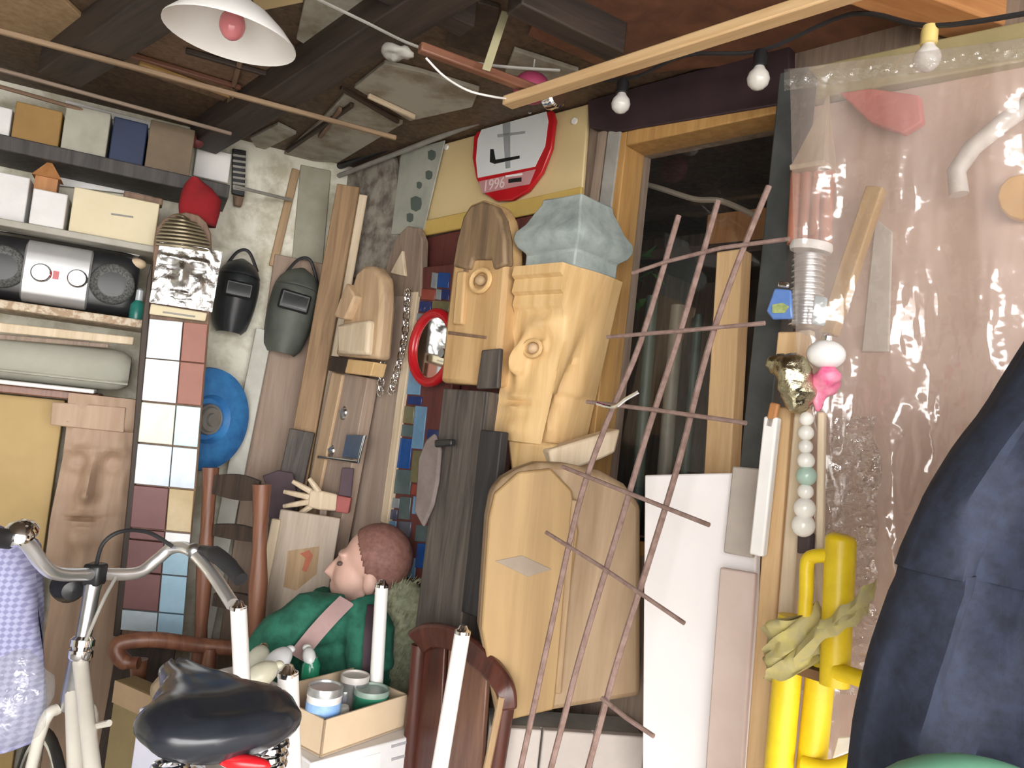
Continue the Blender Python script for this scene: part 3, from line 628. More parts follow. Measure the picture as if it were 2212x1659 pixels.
# welding masks hung on the wall
def mask(px, py, hw, hh, m_, lb, tilt, win):
    c = L.hit(px, py, .045); t = thing('welding_mask', lb, 'welding mask', c-V((0, 0, hh)), 'welding masks on the left wall')
    Mr = L.mat(c) @ Matrix.Rotation(tilt, 4, 'Y')
    secs = []
    for j in range(15):
        q = j/14; z = -hh+2*hh*q
        wv = hw*(1-.30*max(0, (.55-q)/.55)**2)*math.sqrt(max(.02, 1-max(0, (q-.62)/.38)**2.4))*(1 if q > .02 else .8)
        dp = .105*(1-.25*abs(q-.6)*2)*math.sqrt(max(.05, 1-max(0, (q-.70)/.30)**2))
        pr = [V((wv*math.cos(math.pi+a*math.pi/12), dp*math.sin(math.pi+a*math.pi/12), z)) for a in range(13)]
        secs.append(pr+[V((p.x*.93, p.y*.93, p.z)) for p in reversed(pr)])
    build('shell', G().loft(secs), m_, t, Mr)
    wf = build('window_frame', G().box((win[0], -.098, win[1]), (hw*1.25, .02, hh*.42)), BLACK, t, Mr, .006)
    build('visor_glass', G().box((win[0], -.109, win[1]), (hw*1.0, .004, hh*.27)), mat('visor_glass', (.012, .018, .02), rough=.05, bump=0), wf, Mr)
    build('rib', G().tube([Mr @ V((hw*.9*math.cos(a), -.112*math.sin(a), hh*.52)) for a in [math.pi*k/10 for k in range(11)]], .004, 6), m_, t)
    build('strap', G().tube(spline([Mr @ V(p) for p in ((-hw*.7, -.01, hh*.7), (-hw*.3, -.012, hh*1.15), (hw*.2, -.012, hh*1.22), (hw*.75, -.01, hh*.75))]), .005, 6), BLACKR, t)
    return t
mask(509, 640, .064, .116, mat('black_fibre', (.030, .034, .038), (.02, .022, .026), rough=.38), 'black welding mask hung right of the foil face', math.radians(3), (-.002, .01))
mask(630, 672, .074, .140, mat('grey_green_fibre', (.115, .125, .105), (.075, .085, .072), rough=.6), 'grey-green welding mask with a dark window hung on the brown board', math.radians(7), (-.012, .018))
def lean(name, lb, *a, grp=None, cat='plank', **k): return tag(plank(name, *a, **k), lb, cat, grp)
GP = 'boards leaning in the corner'
lean('whitewashed_lath', 'pale grey lath leaning between blue wheel and wide brown board', L, (572, 712), (492, 1110), 38, .042, .065, .018, mat('pale_grey_wash', (.56, .56, .50), (.46, .45, .40), rough=.8), grp=GP)
lean('wide_board', 'wide brown board behind the grey-green welding mask', L, (652, 560), (582, 1060), 118, .018, .034, .014, wood('dusty_brown_board', (.34, .25, .19), (.26, .18, .13)), grp=GP)
lean('narrow_strip', 'narrow orange-brown strip above the grey-green welding mask', L, (640, 365), (590, 575), 18, .012, .012, .011, W_TAN, grp=GP, floor=False)
lean('grey_board', 'grey-olive board in the corner above the welding mask', L, (683, 362), (664, 570), 66, .010, .010, .009, mat('grey_olive_board', (.34, .33, .26), (.27, .25, .19), rough=.85, scale=5), grp=GP, floor=False)
# ================================================================== leaning on the window wall, corner side
tag(slab('driftwood_panel', R, [(738, 372), (850, 330), (868, 480), (835, 600), (762, 600), (742, 500)], .024, .02, mat('mottled_driftwood', (.36, .33, .28), (.14, .115, .10), scale=12, rough=.95, lo=.36, hi=.6, bump=.6)), 'grey mottled driftwood panel high in the corner', 'panel')
pt2 = thing('painted_cloth', 'pale painted sheet with dark flower marks beside the cream board', 'painting', R.hit(890, 510, .03))
slab('sheet', R, [(868, 318), (962, 286), (912, 505), (845, 505)], .030, .004, mat('pale_sheet', (.40, .41, .35), (.31, .32, .28), rough=.8), pt2, 0)
for cx, cy, s_ in ((932, 335, 9), (926, 378, 8), (905, 400, 6), (898, 440, 13), (885, 470, 8)):
    slab('painted_mark', R, [(cx+s_*math.cos(k*.785)*(1+.3*math.sin(k*3)), cy+s_*1.3*math.sin(k*.785)) for k in range(8)], .0312, .001, mat('black_green_paint', (.10, .13, .11), rough=.7), pt2, 0)
K = Fr((0, 2.40, 0), (1, 0, 0))
lean('orange_plank', 'orange-brown plank leaning left of the carved head post', K, (752, 400), (645, 1000), 50, .05, .06, .02, wood('orange_brown_plank', (.36, .23, .12), (.22, .13, .065)), grp=GP)
lean('pale_strip', 'pale narrow strip beside the orange-brown plank', K, (784, 420), (745, 640), 20, .028, .028, .007, W_PALE, grp=GP)
lean('dark_plank', 'dark grey plank behind the wooden hand', K, (652, 930), (610, 1120), 55, .09, .10, .018, W_CHAR, grp=GP)
# carved head post
cp = thing('carved_head_post', 'slim post topped by a small carved wooden head with a pointed nose', 'sculpture', R.hit(740, 1180, .1))
hd = slab('head', R, [(722, 768), (738, 700), (752, 640), (768, 588), (786, 572), (806, 574), (822, 596), (824, 660), (814, 775)], .165, .05, W_CARVE2, cp, .012)
slab('nose', R, [(748, 610), (766, 640), (744, 690), (718, 684)], .19, .05, W_CARVE2, cp, .006)
slab('chin', R, [(726, 700), (796, 690), (790, 766), (728, 764)], .185, .05, W_PALE, cp, .010)
slab('neck_dark_block', R, [(714, 768), (752, 774), (744, 806), (708, 800)], .150, .045, W_DARK, cp)  # block of dark wood left of the pale neck
slab('neck', R, [(752, 775), (808, 782), (800, 812), (744, 806)], .150, .045, W_CARVE, cp)
plank('post', R, (752, 808), (690, 1140), 84, .11, .12, .04, wood('pinkish_post', (.42, .32, .25), (.30, .22, .17)), cp)
plank('pale_edge', R, (728, 806), (662, 1130), 24, .118, .128, .02, W_CARVE2, cp, floor=False)
for x, y, s_ in ((742, 892, 12), (716, 975, 13), (690, 1022, 12)):
    build('foil_patch', G().ball(R.hit(x, y, .114), (.018, .008, .02), M=R.mat(V()).to_3x3().to_4x4()), FOIL, cp, disp=(.012, .012))
fr2 = thing('metal_bracket', 'small grey square bracket on the carved head post', 'bracket', R.hit(742, 1000, .135))
ptube('rod', [(688, 987, .135), (775, 998, .135), (790, 940, .135)], .0045, SILVER, fr2, fr=R)
slab('plate', R, [(748, 938), (786, 940), (772, 992), (738, 988)], .1315, .004, GALV, fr2)
# plank hung with two chains
ck = thing('round_topped_plank', 'weathered plank with a rounded notched top left of the red oval mirror', 'plank', R.hit(800, 1150, .06), GP)
slab('top', R, [(822, 640), (838, 560), (860, 508), (880, 488), (902, 492), (912, 520), (908, 640)], .062, .024, W_GREYBROWN, ck)
slab('notch_block', R, [(842, 590), (868, 540), (874, 596)], .072, .012, W_PALE, ck)
plank('board', R, (862, 630), (791, 1130), 80, .060, .060, .022, wood('pinkish_grey_plank', (.42, .33, .27), (.32, .245, .195)), ck)
plank('pale_edge', R, (894, 630), (828, 1130), 16, .066, .066, .02, W_PALE, ck, floor=False)
lk = None
for ci, (pts, lb) in enumerate((([(836, 640), (830, 740), (822, 845)], 'left chain of small steel links hanging on the round-topped plank'), ([(880, 635), (872, 740), (846, 842)], 'right chain of small steel links hanging on the round-topped plank'))):
    ch = thing('steel_chain', lb, 'chain', R.hit(*pts[-1], .085), 'chains on the plank')
    P = spline([R.hit(x, y, .088) for x, y in pts], 8)
    for i, p in enumerate(P):
        Mx = Matrix.Translation(p) @ R.mat(V()) @ Matrix.Rotation(math.radians(90*(i % 2)+20), 4, 'Z')
        if lk is None:
            ring = [V((.010*math.cos(a), 0, .014*math.sin(a))) for a in [2*math.pi*k/14 for k in range(14)]]
            lk = build('link', G().tube(ring, .0022, 6, close=True), CHROME, ch, Mx)
        else: copyobj(lk, ch, Mx)
# wooden hand, dark shape, painted board
hn = thing('wooden_hand', 'pale wooden hand with spread fingers and a red cuff', 'sculpture', K.hit(690, 1110, 0.225))
slab('palm', K, [(668, 1058), (700, 1062), (728, 1068), (726, 1104), (690, 1102), (664, 1096)], 0.235, .018, W_PALE, hn, .005)
for a, b in (((672, 1062), (632, 1040)), ((668, 1074), (613, 1062)), ((668, 1084), (612, 1094)), ((672, 1094), (636, 1118)), ((690, 1064), (668, 1034))):
    build('finger', G().tube([K.hit(*a, 0.225), K.hit((a[0]+b[0])/2, (a[1]+b[1])/2, 0.230), K.hit(*b, 0.230)], [.0085, .008, .006], 8), W_PALE, hn)
slab('cuff', K, [(728, 1070), (758, 1076), (752, 1110), (724, 1106)], 0.237, .024, mat('faded_red', (.40, .11, .10), rough=.7), hn)
slab('sleeve', K, [(738, 1010), (764, 1012), (758, 1074), (730, 1070)], 0.230, .012, mat('plum_cloth', (.10, .065, .08), rough=.8), hn)
slab('mounting_strip', K, [(690, 1100), (706, 1100), (700, 1180), (684, 1180)], 0.220, .016, W_GREYBROWN, hn)
tag(slab('plum_cutout', K, [(566, 1028), (600, 1016), (632, 1022), (640, 1070), (628, 1118), (590, 1124), (566, 1108), (582, 1070)], .125, .010, mat('plum_paint', (.105, .070, .085), (.08, .052, .064), rough=.7)), 'dark plum painted cutout behind the wooden fingers', 'cutout')
pbd = thing('painted_board', 'pale board with an orange-red painted mark below the wooden hand', 'painting', R.hit(660, 1330, .12))
plank('board', K, (670, 1110), (640, 1290), 132, .275, .275, .012, wood('pale_grey_plank', (.50, .42, .34), (.40, .32, .25)), pbd)
slab('painted_mark', K, [(648, 1196), (668, 1188), (676, 1200), (662, 1236), (652, 1232), (660, 1206)], .2765, .001, mat('orange_red_paint', (.42, .12, .06), rough=.6), pbd, 0)
slab('painted_stain', K, [(622, 1190), (690, 1180), (684, 1240), (640, 1276), (612, 1268)], .276, .0006, W_TAN, pbd, 0)
plank('pale_edge', K, (596, 1122), (562, 1300), 20, .285, .285, .02, W_PALE, pbd)
# ================================================================== sign and boards
tag(slab('cream_board', R, [(945, 306), (1274, 196), (1256, 426), (912, 502)], .014, .012, CREAM), 'cream painted board on the wall behind the oval sign', 'board')
tag(slab('mustard_strip', R, [(908, 478), (1256, 402), (1253, 440), (902, 512)], .026, .010, MUSTARD), 'mustard yellow strip along the foot of the cream board', 'strip')
tag(slab('maroon_panel', R, [(898, 518), (1150, 463), (1150, 760), (1045, 1300), (830, 1300)], .012, .010, W_MAROON), 'dark maroon panel behind the blue mosaic stele', 'panel')
for px, py in ((1242, 262), (965, 318)):
    tag(build('paper_dot', G().lathe([(.001, .004), (.008, .004), (.0085, 0)], R.hit(px, py, .015), 14, R.n), WHITE), 'white paper dot on the cream board right of the oval sign' if px > 1000 else 'white paper dot on the cream board left of the oval sign', 'paper')
sg = thing('oval_sign', 'oval white sign with a red rim, black line drawing and number band', 'sign', R.hit(1095, 436, .03))
sgp = [(1118, 172), (1152, 170), (1180, 186), (1195, 215), (1198, 258), (1190, 320), (1170, 372), (1140, 412), (1105, 432), (1072, 434), (1045, 418), (1028, 385), (1020, 340), (1023, 295), (1036, 246), (1058, 205), (1086, 182)]
slab('plate', R, sgp, .030, .012, RED, sg)
slab('white_field', R, [(1062, 232), (1092, 205), (1130, 192), (1165, 196), (1182, 222), (1184, 262), (1177, 315), (1155, 360), (1032, 384), (1028, 345), (1032, 300), (1042, 262)], .0315, .003, mat('enamel_white', (.70, .73, .74), (.66, .69, .70), rough=.3, bump=.02), sg, 0)
slab('pale_field', R, [(1034, 392), (1156, 366), (1143, 398), (1120, 402), (1042, 418)], .0315, .003, mat('pink_band', (.52, .27, .28), rough=.5), sg, 0)
INK = mat('black_ink', (.01, .012, .012), rough=.5); INKG = mat('grey_ink', (.33, .35, .36), rough=.5)
slab('drawn_line', R, [(1059, 322), (1066, 322), (1070, 345), (1122, 336), (1122, 342), (1068, 354), (1058, 350)], .0325, .001, INK, sg, 0)
slab('drawn_line', R, [(1088, 246), (1104, 244), (1102, 362), (1092, 364)], .0322, .001, INKG, sg, 0)
slab('drawn_line', R, [(1074, 290), (1134, 283), (1134, 288), (1075, 297)], .0322, .001, INKG, sg, 0)
slab('drawn_line', R, [(1098, 387), (1126, 383), (1126, 392), (1098, 395)], .0325, .001, INK, sg, 0)
slab('drawn_line', R, [(1092, 379), (1128, 374), (1128, 378), (1092, 383)], .0324, .001, WHITE, sg, 0)
cu = bpy.data.curves.new('number', 'FONT'); cu.body = '1996'; cu.size = .042; cu.extrude = .0008
tmp = bpy.data.objects.new('tmp', cu); cu.materials.append(mat('pale_pink_ink', (.74, .58, .58), rough=.5))
bpy.context.view_layer.update(); col.objects.link(tmp); me_ = bpy.data.meshes.new_from_object(tmp.evaluated_get(bpy.context.evaluated_depsgraph_get())); bpy.data.objects.remove(tmp)
nb = bpy.data.objects.new('number', me_)
bl = R.hit(1042, 414, .0335); br_ = R.hit(1096, 403, .0335)
e1 = (br_-bl).normalized(); e3 = (-R.n).cross(e1)*-1; e3 = V((0, 0, 1)); e3 = (e3-e1*e3.dot(e1)).normalized(); e2 = e1.cross(e3)*-1
nm_ = R.n
link(nb, sg, Matrix(((e1.x, e3.x, nm_.x, bl.x), (e1.y, e3.y, nm_.y, bl.y), (e1.z, e3.z, nm_.z, bl.z), (0, 0, 0, 1))))
nail = build('bolt', G().ball(R.hit(1146, 240, .034), .008), CHROME, sg)
# ================================================================== blue mosaic stele, red mirror
bs = thing('blue_mosaic_stele', 'slim maroon stele set with blue, olive and pale tiles', 'sculpture', R.hit(890, 1250, .08))
plank('core', R, (955, 572), (880, 1255), 96, .055, .055, .03, W_MAROON, bs)
tl2 = dict(b=(.018, .085, .30), d=(.03, .045, .16), l=(.17, .31, .47), o=(.19, .175, .09), g=(.24, .27, .29), t=(.10, .14, .14), r=(.30, .07, .05), s=(.09, .10, .15))
for u0, v0, u1, v1, c in ((300, 65, 358, 142, 'b'), (268, 65, 297, 145, 'g'), (215, 150, 285, 204, 'r'), (318, 150, 356, 204, 'd'), (288, 150, 315, 204, 'g'), (205, 212, 265, 268, 'd'), (270, 210, 356, 268, 'o'), (188, 275, 260, 312, 'g'),
    (135, 560, 216, 690, 'l'), (145, 698, 216, 742, 'd'), (125, 750, 178, 838, 'o'), (182, 750, 240, 968, 'l'), (112, 845, 176, 906, 't'), (95, 914, 166, 1068, 'b'), (244, 870, 310, 918, 'd'), (236, 924, 296, 968, 'g'), (170, 978, 250, 1142, 'o'), (82, 1076, 164, 1200, 't'),
    (165, 1150, 242, 1206, 'r'), (172, 1214, 232, 1305, 'l'), (42, 1220, 100, 1270, 'g'), (36, 1278, 90, 1330, 's'), (22, 1336, 84, 1400, 'l'), (186, 1360, 262, 1445, 't'), (192, 1454, 258, 1580, 'b'), (130, 1525, 186, 1630, 'l'), (105, 1215, 160, 1330, 't'), (95, 1340, 160, 1420, 's')):
    q = [(820+u*.4217, 560+v*.4217) for u, v in ((u0, v0), (u1, v0+6), (u1-(v1-v0)*.1, v1+6), (u0-(v1-v0)*.1, v1))]
    yy = (v0+v1)/2*.4217
    slab('tile', R, q, .0585, .010, mat('glaze_'+c, tl2[c], tuple(x*.8 for x in tl2[c]), rough=.12, scale=20, bump=.03), bs, .0015)
mr = thing('oval_mirror', 'oval mirror in a thick red frame tucked behind the carved idol', 'mirror', R.hit(930, 828, .1))
mc = R.hit(934, 751, .10); rx = (R.hit(976, 751, .1)-R.hit(890, 751, .1)).length/2; rz = .092
ring = [mc+R.ex*(rx*math.cos(a))+V((0, 0, rz*math.sin(a))) for a in [2*math.pi*k/36 for k in range(36)]]
build('frame', G().tube(ring, .013, 10, close=True), RED, mr)
g = G(); g.add([mc]+[mc+(p-mc)*.95 for p in ring], [(0, k+1, (k+1) % 36+1) for k in range(36)])
build('mirror_glass', g, MIRROR, mr)
build('bracket', G().lathe([(.001, .03), (.012, .03), (.014, 0)], R.hit(972, 766, .11), 14, R.n), GALV, mr)
# ================================================================== idol on the charred post
io = .235
idl = thing('carved_idol', 'round-topped carved wooden idol with one round eye on the charred post', 'sculpture', R.hit(1010, 840, io))
ido = [(976, 580), (985, 520), (998, 468), (1014, 440), (1040, 430), (1066, 438), (1082, 466), (1092, 515), (1093, 575), (1084, 690), (1078, 760), (1070, 834), (950, 826), (962, 700)]
W_IDOL = wood('orange_carved_wood', (.58, .385, .185), (.40, .24, .10), scale=5)
slab('body', R, ido, io, .060, W_IDOL, idl, .010)
slab('hood', R, [(977, 575), (986, 520), (1000, 468), (1016, 444), (1040, 434), (1065, 442), (1080, 470), (1089, 515), (1090, 570), (1065, 582), (1060, 560), (1020, 560), (1014, 582)], io+.010, .03, wood('weathered_hood', (.27, .18, .10), (.13, .085, .05), scale=7), idl, .006)
ec = R.hit(1038, 606, io+.006)
er = [ec+R.ex*(.030*math.cos(a))+V((0, 0, .024*math.sin(a))) for a in [2*math.pi*k/24 for k in range(24)]]
build('eye_ring', G().tube(er, .006, 8, close=True), W_CARVE, idl)
build('eye', G().ball(ec, (.014, .010, .012)), W_TAN, idl)
slab('nose', R, [(986, 585), (1004, 585), (996, 700), (976, 700)], io+.012, .02, W_IDOL, idl, .005)
slab('nose_groove', R, [(1006, 520), (1014, 520), (1000, 700), (992, 700)], io+.004, .01, W_BROWN, idl, .001)
slab('mouth', R, [(968, 715), (1050, 726), (1049, 732), (967, 722)], io+.003, .006, W_BROWN, idl, .001)
cpz = R.hit(1010, 838, io)
ch_ = thing('charred_post', 'thick dark charred wooden post under the carved idol', 'post', (R.hit(985, 1340, .2).x, R.hit(985, 1340, .2).y, 0))
slab('top_notch', R, [(1040, 756), (1080, 752), (1074, 838), (1028, 840)], io+.0135, .012, W_CHAR, ch_)
plank('post', R, (1004, 842), (947, 1330), 96, io, io, .06, W_CHAR, ch_)
plank('burnt_edge', R, (1060, 930), (1018, 1330), 46, io+.024, io+.024, .023, W_BLACKCHAR, ch_, floor=False)
tag(slab('black_clip', R, [(938, 950), (974, 948), (974, 962), (938, 966)], .268, .015, BLACK), 'small black clip beside the charred post', 'clip')
tag(slab('grey_rag', R, [(902, 990), (918, 950), (936, 935), (950, 970), (944, 1040), (934, 1090), (912, 1140), (893, 1105), (899, 1040)], .25, .012, mat('grey_pink_rag', (.22, .18, .165), (.15, .12, .11), rough=.9), bevel=.01), 'grey-pink rag hanging between blue tiles and charred post', 'rag')
# ================================================================== great totem head
to = .20
def rsec(xc, yc, hx, hy, z): return [R.wor(xc-hx, yc-hy, z), R.wor(xc+hx, yc-hy, z), R.wor(xc+hx, yc+hy, z), R.wor(xc-hx, yc+hy, z)]
tb = FY(1.48, 7, 1200, 1300)
tp = thing('totem_figure', 'large pale carved wooden head and shoulders wearing a grey stone capital', 'sculpture', (tb.hit(1210, 1540).x, tb.hit(1210, 1540).y, tb.hit(1210, 1540).z))
# head block: corner edge towards the viewer
hc = R.loc(R.hit(1238, 574, to)); HW, HD = .137, .162
ztop = hc.z; zbot = R.loc(R.hit(1188, 963, to)).z; hh = ztop-zbot
def head_front(x, t):                                               # x -1..1 left to right, t bottom to top
    d = 0.
    for k, tt in enumerate((.95, .86, .78)): d += .011*min(1, max(0, (t-tt+.02)/.015))
    d += .040*bump_(x, t, -.25, .46, .20, .13)*(1 if t > .38 else .4)
    d -= .010*bump_(x, t, .42, .56, .30, .06); d += .012*bump_(x, t, .40, .56, .15, .028); d += .010*bump_(x, t, .3, .68, .5, .035)
    d -= .012*bump_(x, t, -.75, .56, .22, .06)
    d += .010*bump_(x, t, -.2, .26, .5, .022)-.010*bump_(x, t, -.2, .225, .55, .012)+.010*bump_(x, t, -.2, .19, .45, .025)
    d += .014*bump_(x, t, -.1, .07, .6, .07)
    d -= .028*max(0, x-.45)*(1-abs(t-.4)*1.2 if t < .72 else 0)
    return d
rows_ = 56; nx = 30; g = G(); grid_ = []
for j in range(rows_+1):
    t = j/rows_; sh = -.040*(1-t)**.9; row = []
    wv = HW*(1+.05*math.sin(t*3.1))
    for i in range(nx+1):
        x = i/nx*2-1; row.append(R.wor(hc.x-wv+(x+1)/2*wv+sh, hc.y-head_front(x, t), zbot+hh*t))
    for i in range(1, 13):                                          # the side with the carved neck curve
        q = i/12; cut = .030*bump_(q, t, .26+.40*(t-.15), .30, .11, .30)-.010*math.sin(q*3.1)*(t > .3)
        row.append(R.wor(hc.x+sh-cut+.010*q*(t-.5), hc.y+HD*q*(1-.04*(1-t)), zbot+hh*t+.0*q))
    row.append(R.wor(hc.x-wv+sh, hc.y+HD, zbot+hh*t)); grid_.append(row)
g.loft(grid_); build('head', g, W_CARVE, tp, ang=55)
for i, px in enumerate((1118,)):
    c = R.hit(1150, 752, to+.012)
    er = [c+R.ex*(.024*math.cos(a))+V((0, 0, .017*math.sin(a))) for a in [2*math.pi*k/20 for k in range(20)]]
    build('eyelid', G().tube(er, .0045, 8, close=True), W_CARVE, tp); build('eyeball', G().ball(c+R.n*-.004, (.013, .013, .012)), W_CARVE2, tp)
build('knot', G().lathe([(.001, .002), (.007, .002), (.009, 0)], R.wor(hc.x+.0, hc.y+.105, ztop-.03), 12, R.ex), W_BROWN, tp)
# stone capital
sc_ = [(.128, 600), (.130, 572), (.130, 562), (.158, 548), (.172, 530), (.168, 512), (.142, 490), (.124, 465), (.104, 440), (.100, 424)]
cx_, cy_ = hc.x-HW/2+.004, hc.y+HD/2-.014
zy = lambda y: ztop+(574-y)*.00090
secs = []
for a, y in sc_:
    hx = a*1.09/2; pts = []
    for (ax_, ay_) in ((-1, -1), (0, -1), (1, -1), (1, 0), (1, 1), (0, 1), (-1, 1), (-1, 0)):
        k = .97 if 0 in (ax_, ay_) else 1; pts.append(R.wor(cx_+ax_*hx*k, cy_+ay_*hx*k, max(ztop+.0005, zy(y)+.022)))
    secs.append(pts)
secs[0] = [V((p.x, p.y, ztop)) for p in secs[1]]
cap = build('stone_capital', G().loft(secs), STONE, tp, bevel=.004); cap['label'] = 'grey-green stone capital'
# collar and shoulders
slab('neck', R, [(1092, 942), (1192, 958), (1192, 1045), (1104, 1040)], to-.008, .13, W_CARVE, tp, .01)
slab('collar', Fr((R.hit(1192, 960, to).x, R.hit(1192, 960, to).y, 0), (1, .35, 0)), [(1186, 972), (1300, 938), (1342, 926), (1330, 978), (1300, 992), (1196, 1030)], .006, .05, W_PALE, tp, .006)
slab('shoulders', tb, [(1052, 1120), (1062, 1062), (1086, 1034), (1120, 1014), (1160, 1000), (1225, 1002), (1300, 1018), (1350, 1046), (1386, 1092), (1386, 1506), (1190, 1538), (1076, 1566), (1036, 1360)], 0, .07, W_PLY, tp, .012)
slab('front_board', tb, [(1056, 1120), (1068, 1066), (1120, 1020), (1190, 1012), (1236, 1060), (1250, 1150), (1196, 1534), (1078, 1562), (1040, 1358)], .012, .014, wood('golden_board', (.44, .295, .13), (.27, .165, .07), scale=2.2, lo=.3, hi=.7), tp, .004)
slab('diamond_mark', tb, [(1070, 1212), (1128, 1200), (1192, 1230), (1140, 1246)], .0135, .003, mat('grey_inlay', (.30, .245, .19), (.24, .19, .14), rough=.7), tp, .0005)
plank('bust_edge', tb, (1242, 1080), (1206, 1500), 14, .016, .016, .012, W_TAN, tp, floor=False)
zb_ = min((WM['shoulders'] @ V(c)).z for c in bpy.data.objects['shoulders'].bound_box)
ped = thing('grey_pedestal', 'pale grey boarded crate under the carved shoulders', 'crate', (tb.hit(1220, 1600).x, tb.hit(1220, 1600).y, 0))
xa_, xb_ = tb.loc(tb.hit(1050, 1620)).x, tb.loc(tb.hit(1392, 1600)).x
for i in range(3):
    x0 = xa_+(xb_-xa_)*i/3; build('board', G().box((0, 0, (zb_-.002)/2), ((xb_-xa_)/3-.004, .02, zb_-.002)), mat('grey_whitewash', (.50, .45, .42), (.40, .36, .33), rough=.8, scale=4), ped, tb.mat(tb.wor(x0+(xb_-xa_)/6, .0, .001)), .003)
build('body', G().box((0, 0, (zb_-.004)/2), (xb_-xa_-.01, .08, zb_-.004)), GREYPAINT, ped, tb.mat(tb.wor((xa_+xb_)/2, .052, .001)))
# ================================================================== rusty mesh
ms = thing('rusty_steel_mesh', 'panel of rusty reinforcing rods leaning across the totem and white board', 'mesh', R.hit(1200, 1650, .43))
def mo(y): return .255+.145*max(0, (y-430))/1200
for pts in ([(1466, 466), (1385, 735), (1310, 915), (1250, 1090), (1185, 1380), (1118, 1690)], [(1551, 434), (1470, 715), (1400, 930), (1340, 1130), (1258, 1400), (1182, 1690)], [(1661, 402), (1585, 590), (1528, 760), (1466, 1000), (1396, 1230), (1330, 1440), (1262, 1690)]):
    P = [R.hit(x, y, mo(y)) for x, y in pts]; e = P[-1]+(P[-1]-P[-2])*(P[-1].z/(P[-2].z-P[-1].z)); e.z = .006
    build('rod', G().tube(spline(P+[e], 5), .0050, 8), RUST, ms)
for pts in ([(1366, 590), (1440, 565), (1560, 535), (1705, 516)], [(1312, 728), (1480, 714), (1652, 698)], [(1268, 868), (1420, 886), (1612, 914)], [(1215, 1008), (1320, 1050), (1532, 1134)], [(1180, 1150), (1300, 1225), (1478, 1346)], [(1300, 1508), (1352, 1550), (1412, 1590)]):
    build('rod', G().tube([R.hit(x, y, mo(y)+.009) for x, y in pts], .0036, 8), RUST, ms)
tag(build('wire_tie', G().tube(spline([R.hit(x, y, .34) for x, y in ((1290, 872), (1325, 880), (1352, 862), (1380, 846))]), .003, 6), CHROME), 'twist of bright wire on the rusty mesh beside the carved head', 'wire')
# ================================================================== boards right of the totem
tag(slab('white_board', R, [(1392, 1026), (1640, 1020), (1625, 1400), (1600, 1760), (1386, 1760)], .20, .018, WBOARD), 'big plain white board standing behind the rusty mesh', 'board')
bw_ = bpy.data.objects['white_board']
tag(bpy.data.objects['white_board'])
o = lean('pine_post', 'light square pine post behind the rusty mesh above the white board', R, (1575, 540), (1548, 1020), 56, .065, .065, .04, W_PINE)
o = lean('grey_card_board', 'grey-beige board beside the white board top', R, (1612, 1010), (1592, 1200), 62, .215, .225, .012, mat('grey_beige', (.46, .41, .36), rough=.8), floor=False)
o = lean('pink_beige_board', 'pinkish beige board standing in front of the white board', R, (1592, 1232), (1562, 1659), 76, .235, .245, .012, mat('pink_beige', (.60, .49, .44), (.55, .44, .39), rough=.75))
o = lean('wood_batten', 'long rough pine batten standing right of the white board', R, (1688, 880), (1630, 1659), 40, .265, .285, .03, W_PINE)
o = lean('split_batten', 'thin pale batten with bark edge beside the yellow stand', R, (1730, 880), (1668, 1640), 30, .275, .30, .02, W_PALE)
o = lean('white_tube_light', 'bright white strip hanging in front of the pine batten', R, (1664, 900), (1632, 1200), 30, .30, .30, .016, WHITE, cat='strip', floor=False)
bpy.data.objects['white_tube_light'].name = 'white_strip'
o = lean('orange_strip', 'short orange strip left of the gold balloon', R, (1672, 870), (1660, 925), 20, .30, .30, .01, W_ORANGE, cat='strip', floor=False)
# dark post
o = lean('dark_grey_post', 'dark grey post wrapped in clear film beside the window', R, (1712, 150), (1626, 1010), 58, .12, .14, .05, DARKGREY, cat='post')
# wall boards behind the plastic
tag(slab('pink_plywood', R, [(1750, 230), (2330, 120), (2330, 1760), (1700, 1760)], .014, .012, W_PINK), 'pinkish plywood sheet on the wall behind the plastic', 'plywood')
tag(slab('trim_2', R, [(1706, 152), (2330, 20), (2330, 110), (1800, 205), (1712, 225)], .036, .03, mat('yellow_green_trim', (.36, .30, .15), (.30, .25, .12), rough=.6)), kind='structure')
tag(slab('red_pennant', R, [(1812, 200), (1880, 190), (1985, 205), (1992, 262), (1950, 288), (1880, 265)], .05, .02, mat('coral_red', (.55, .10, .09), rough=.6)), 'coral red wedge behind the plastic beside the pointed roof', 'panel')
o = lean('ochre_batten', 'ochre wooden batten slanting behind the plastic sheet', R, (1888, 402), (1782, 720), 38, .07, .09, .025, W_OCHRE, floor=False)
tag(slab('pale_patch', R, [(1890, 470), (1928, 500), (1920, 760), (1860, 760)], .02, .005, mat('pale_grey_patch', (.52, .48, .42), rough=.8)), 'pale grey panel strip behind the plastic', 'panel')
tag(slab('orange_disc', R, [(2205+52*math.cos(k*.5236), 425+50*math.sin(k*.5236)) for k in range(12)], .04, .02, mat('amber', (.62, .33, .06), rough=.5)), 'amber disc behind the plastic at the right edge', 'disc')
ptube('white_pipe', [(2072, 420, .07), (2066, 370, .07), (2100, 320, .07), (2160, 270, .07), (2230, 220, .07)], .014, mat('pipe_white', (.70, .66, .62), rough=.4), None, 10, R)
tag(bpy.data.objects['white_pipe'], 'pale bent pipe behind the plastic at upper right', 'pipe')
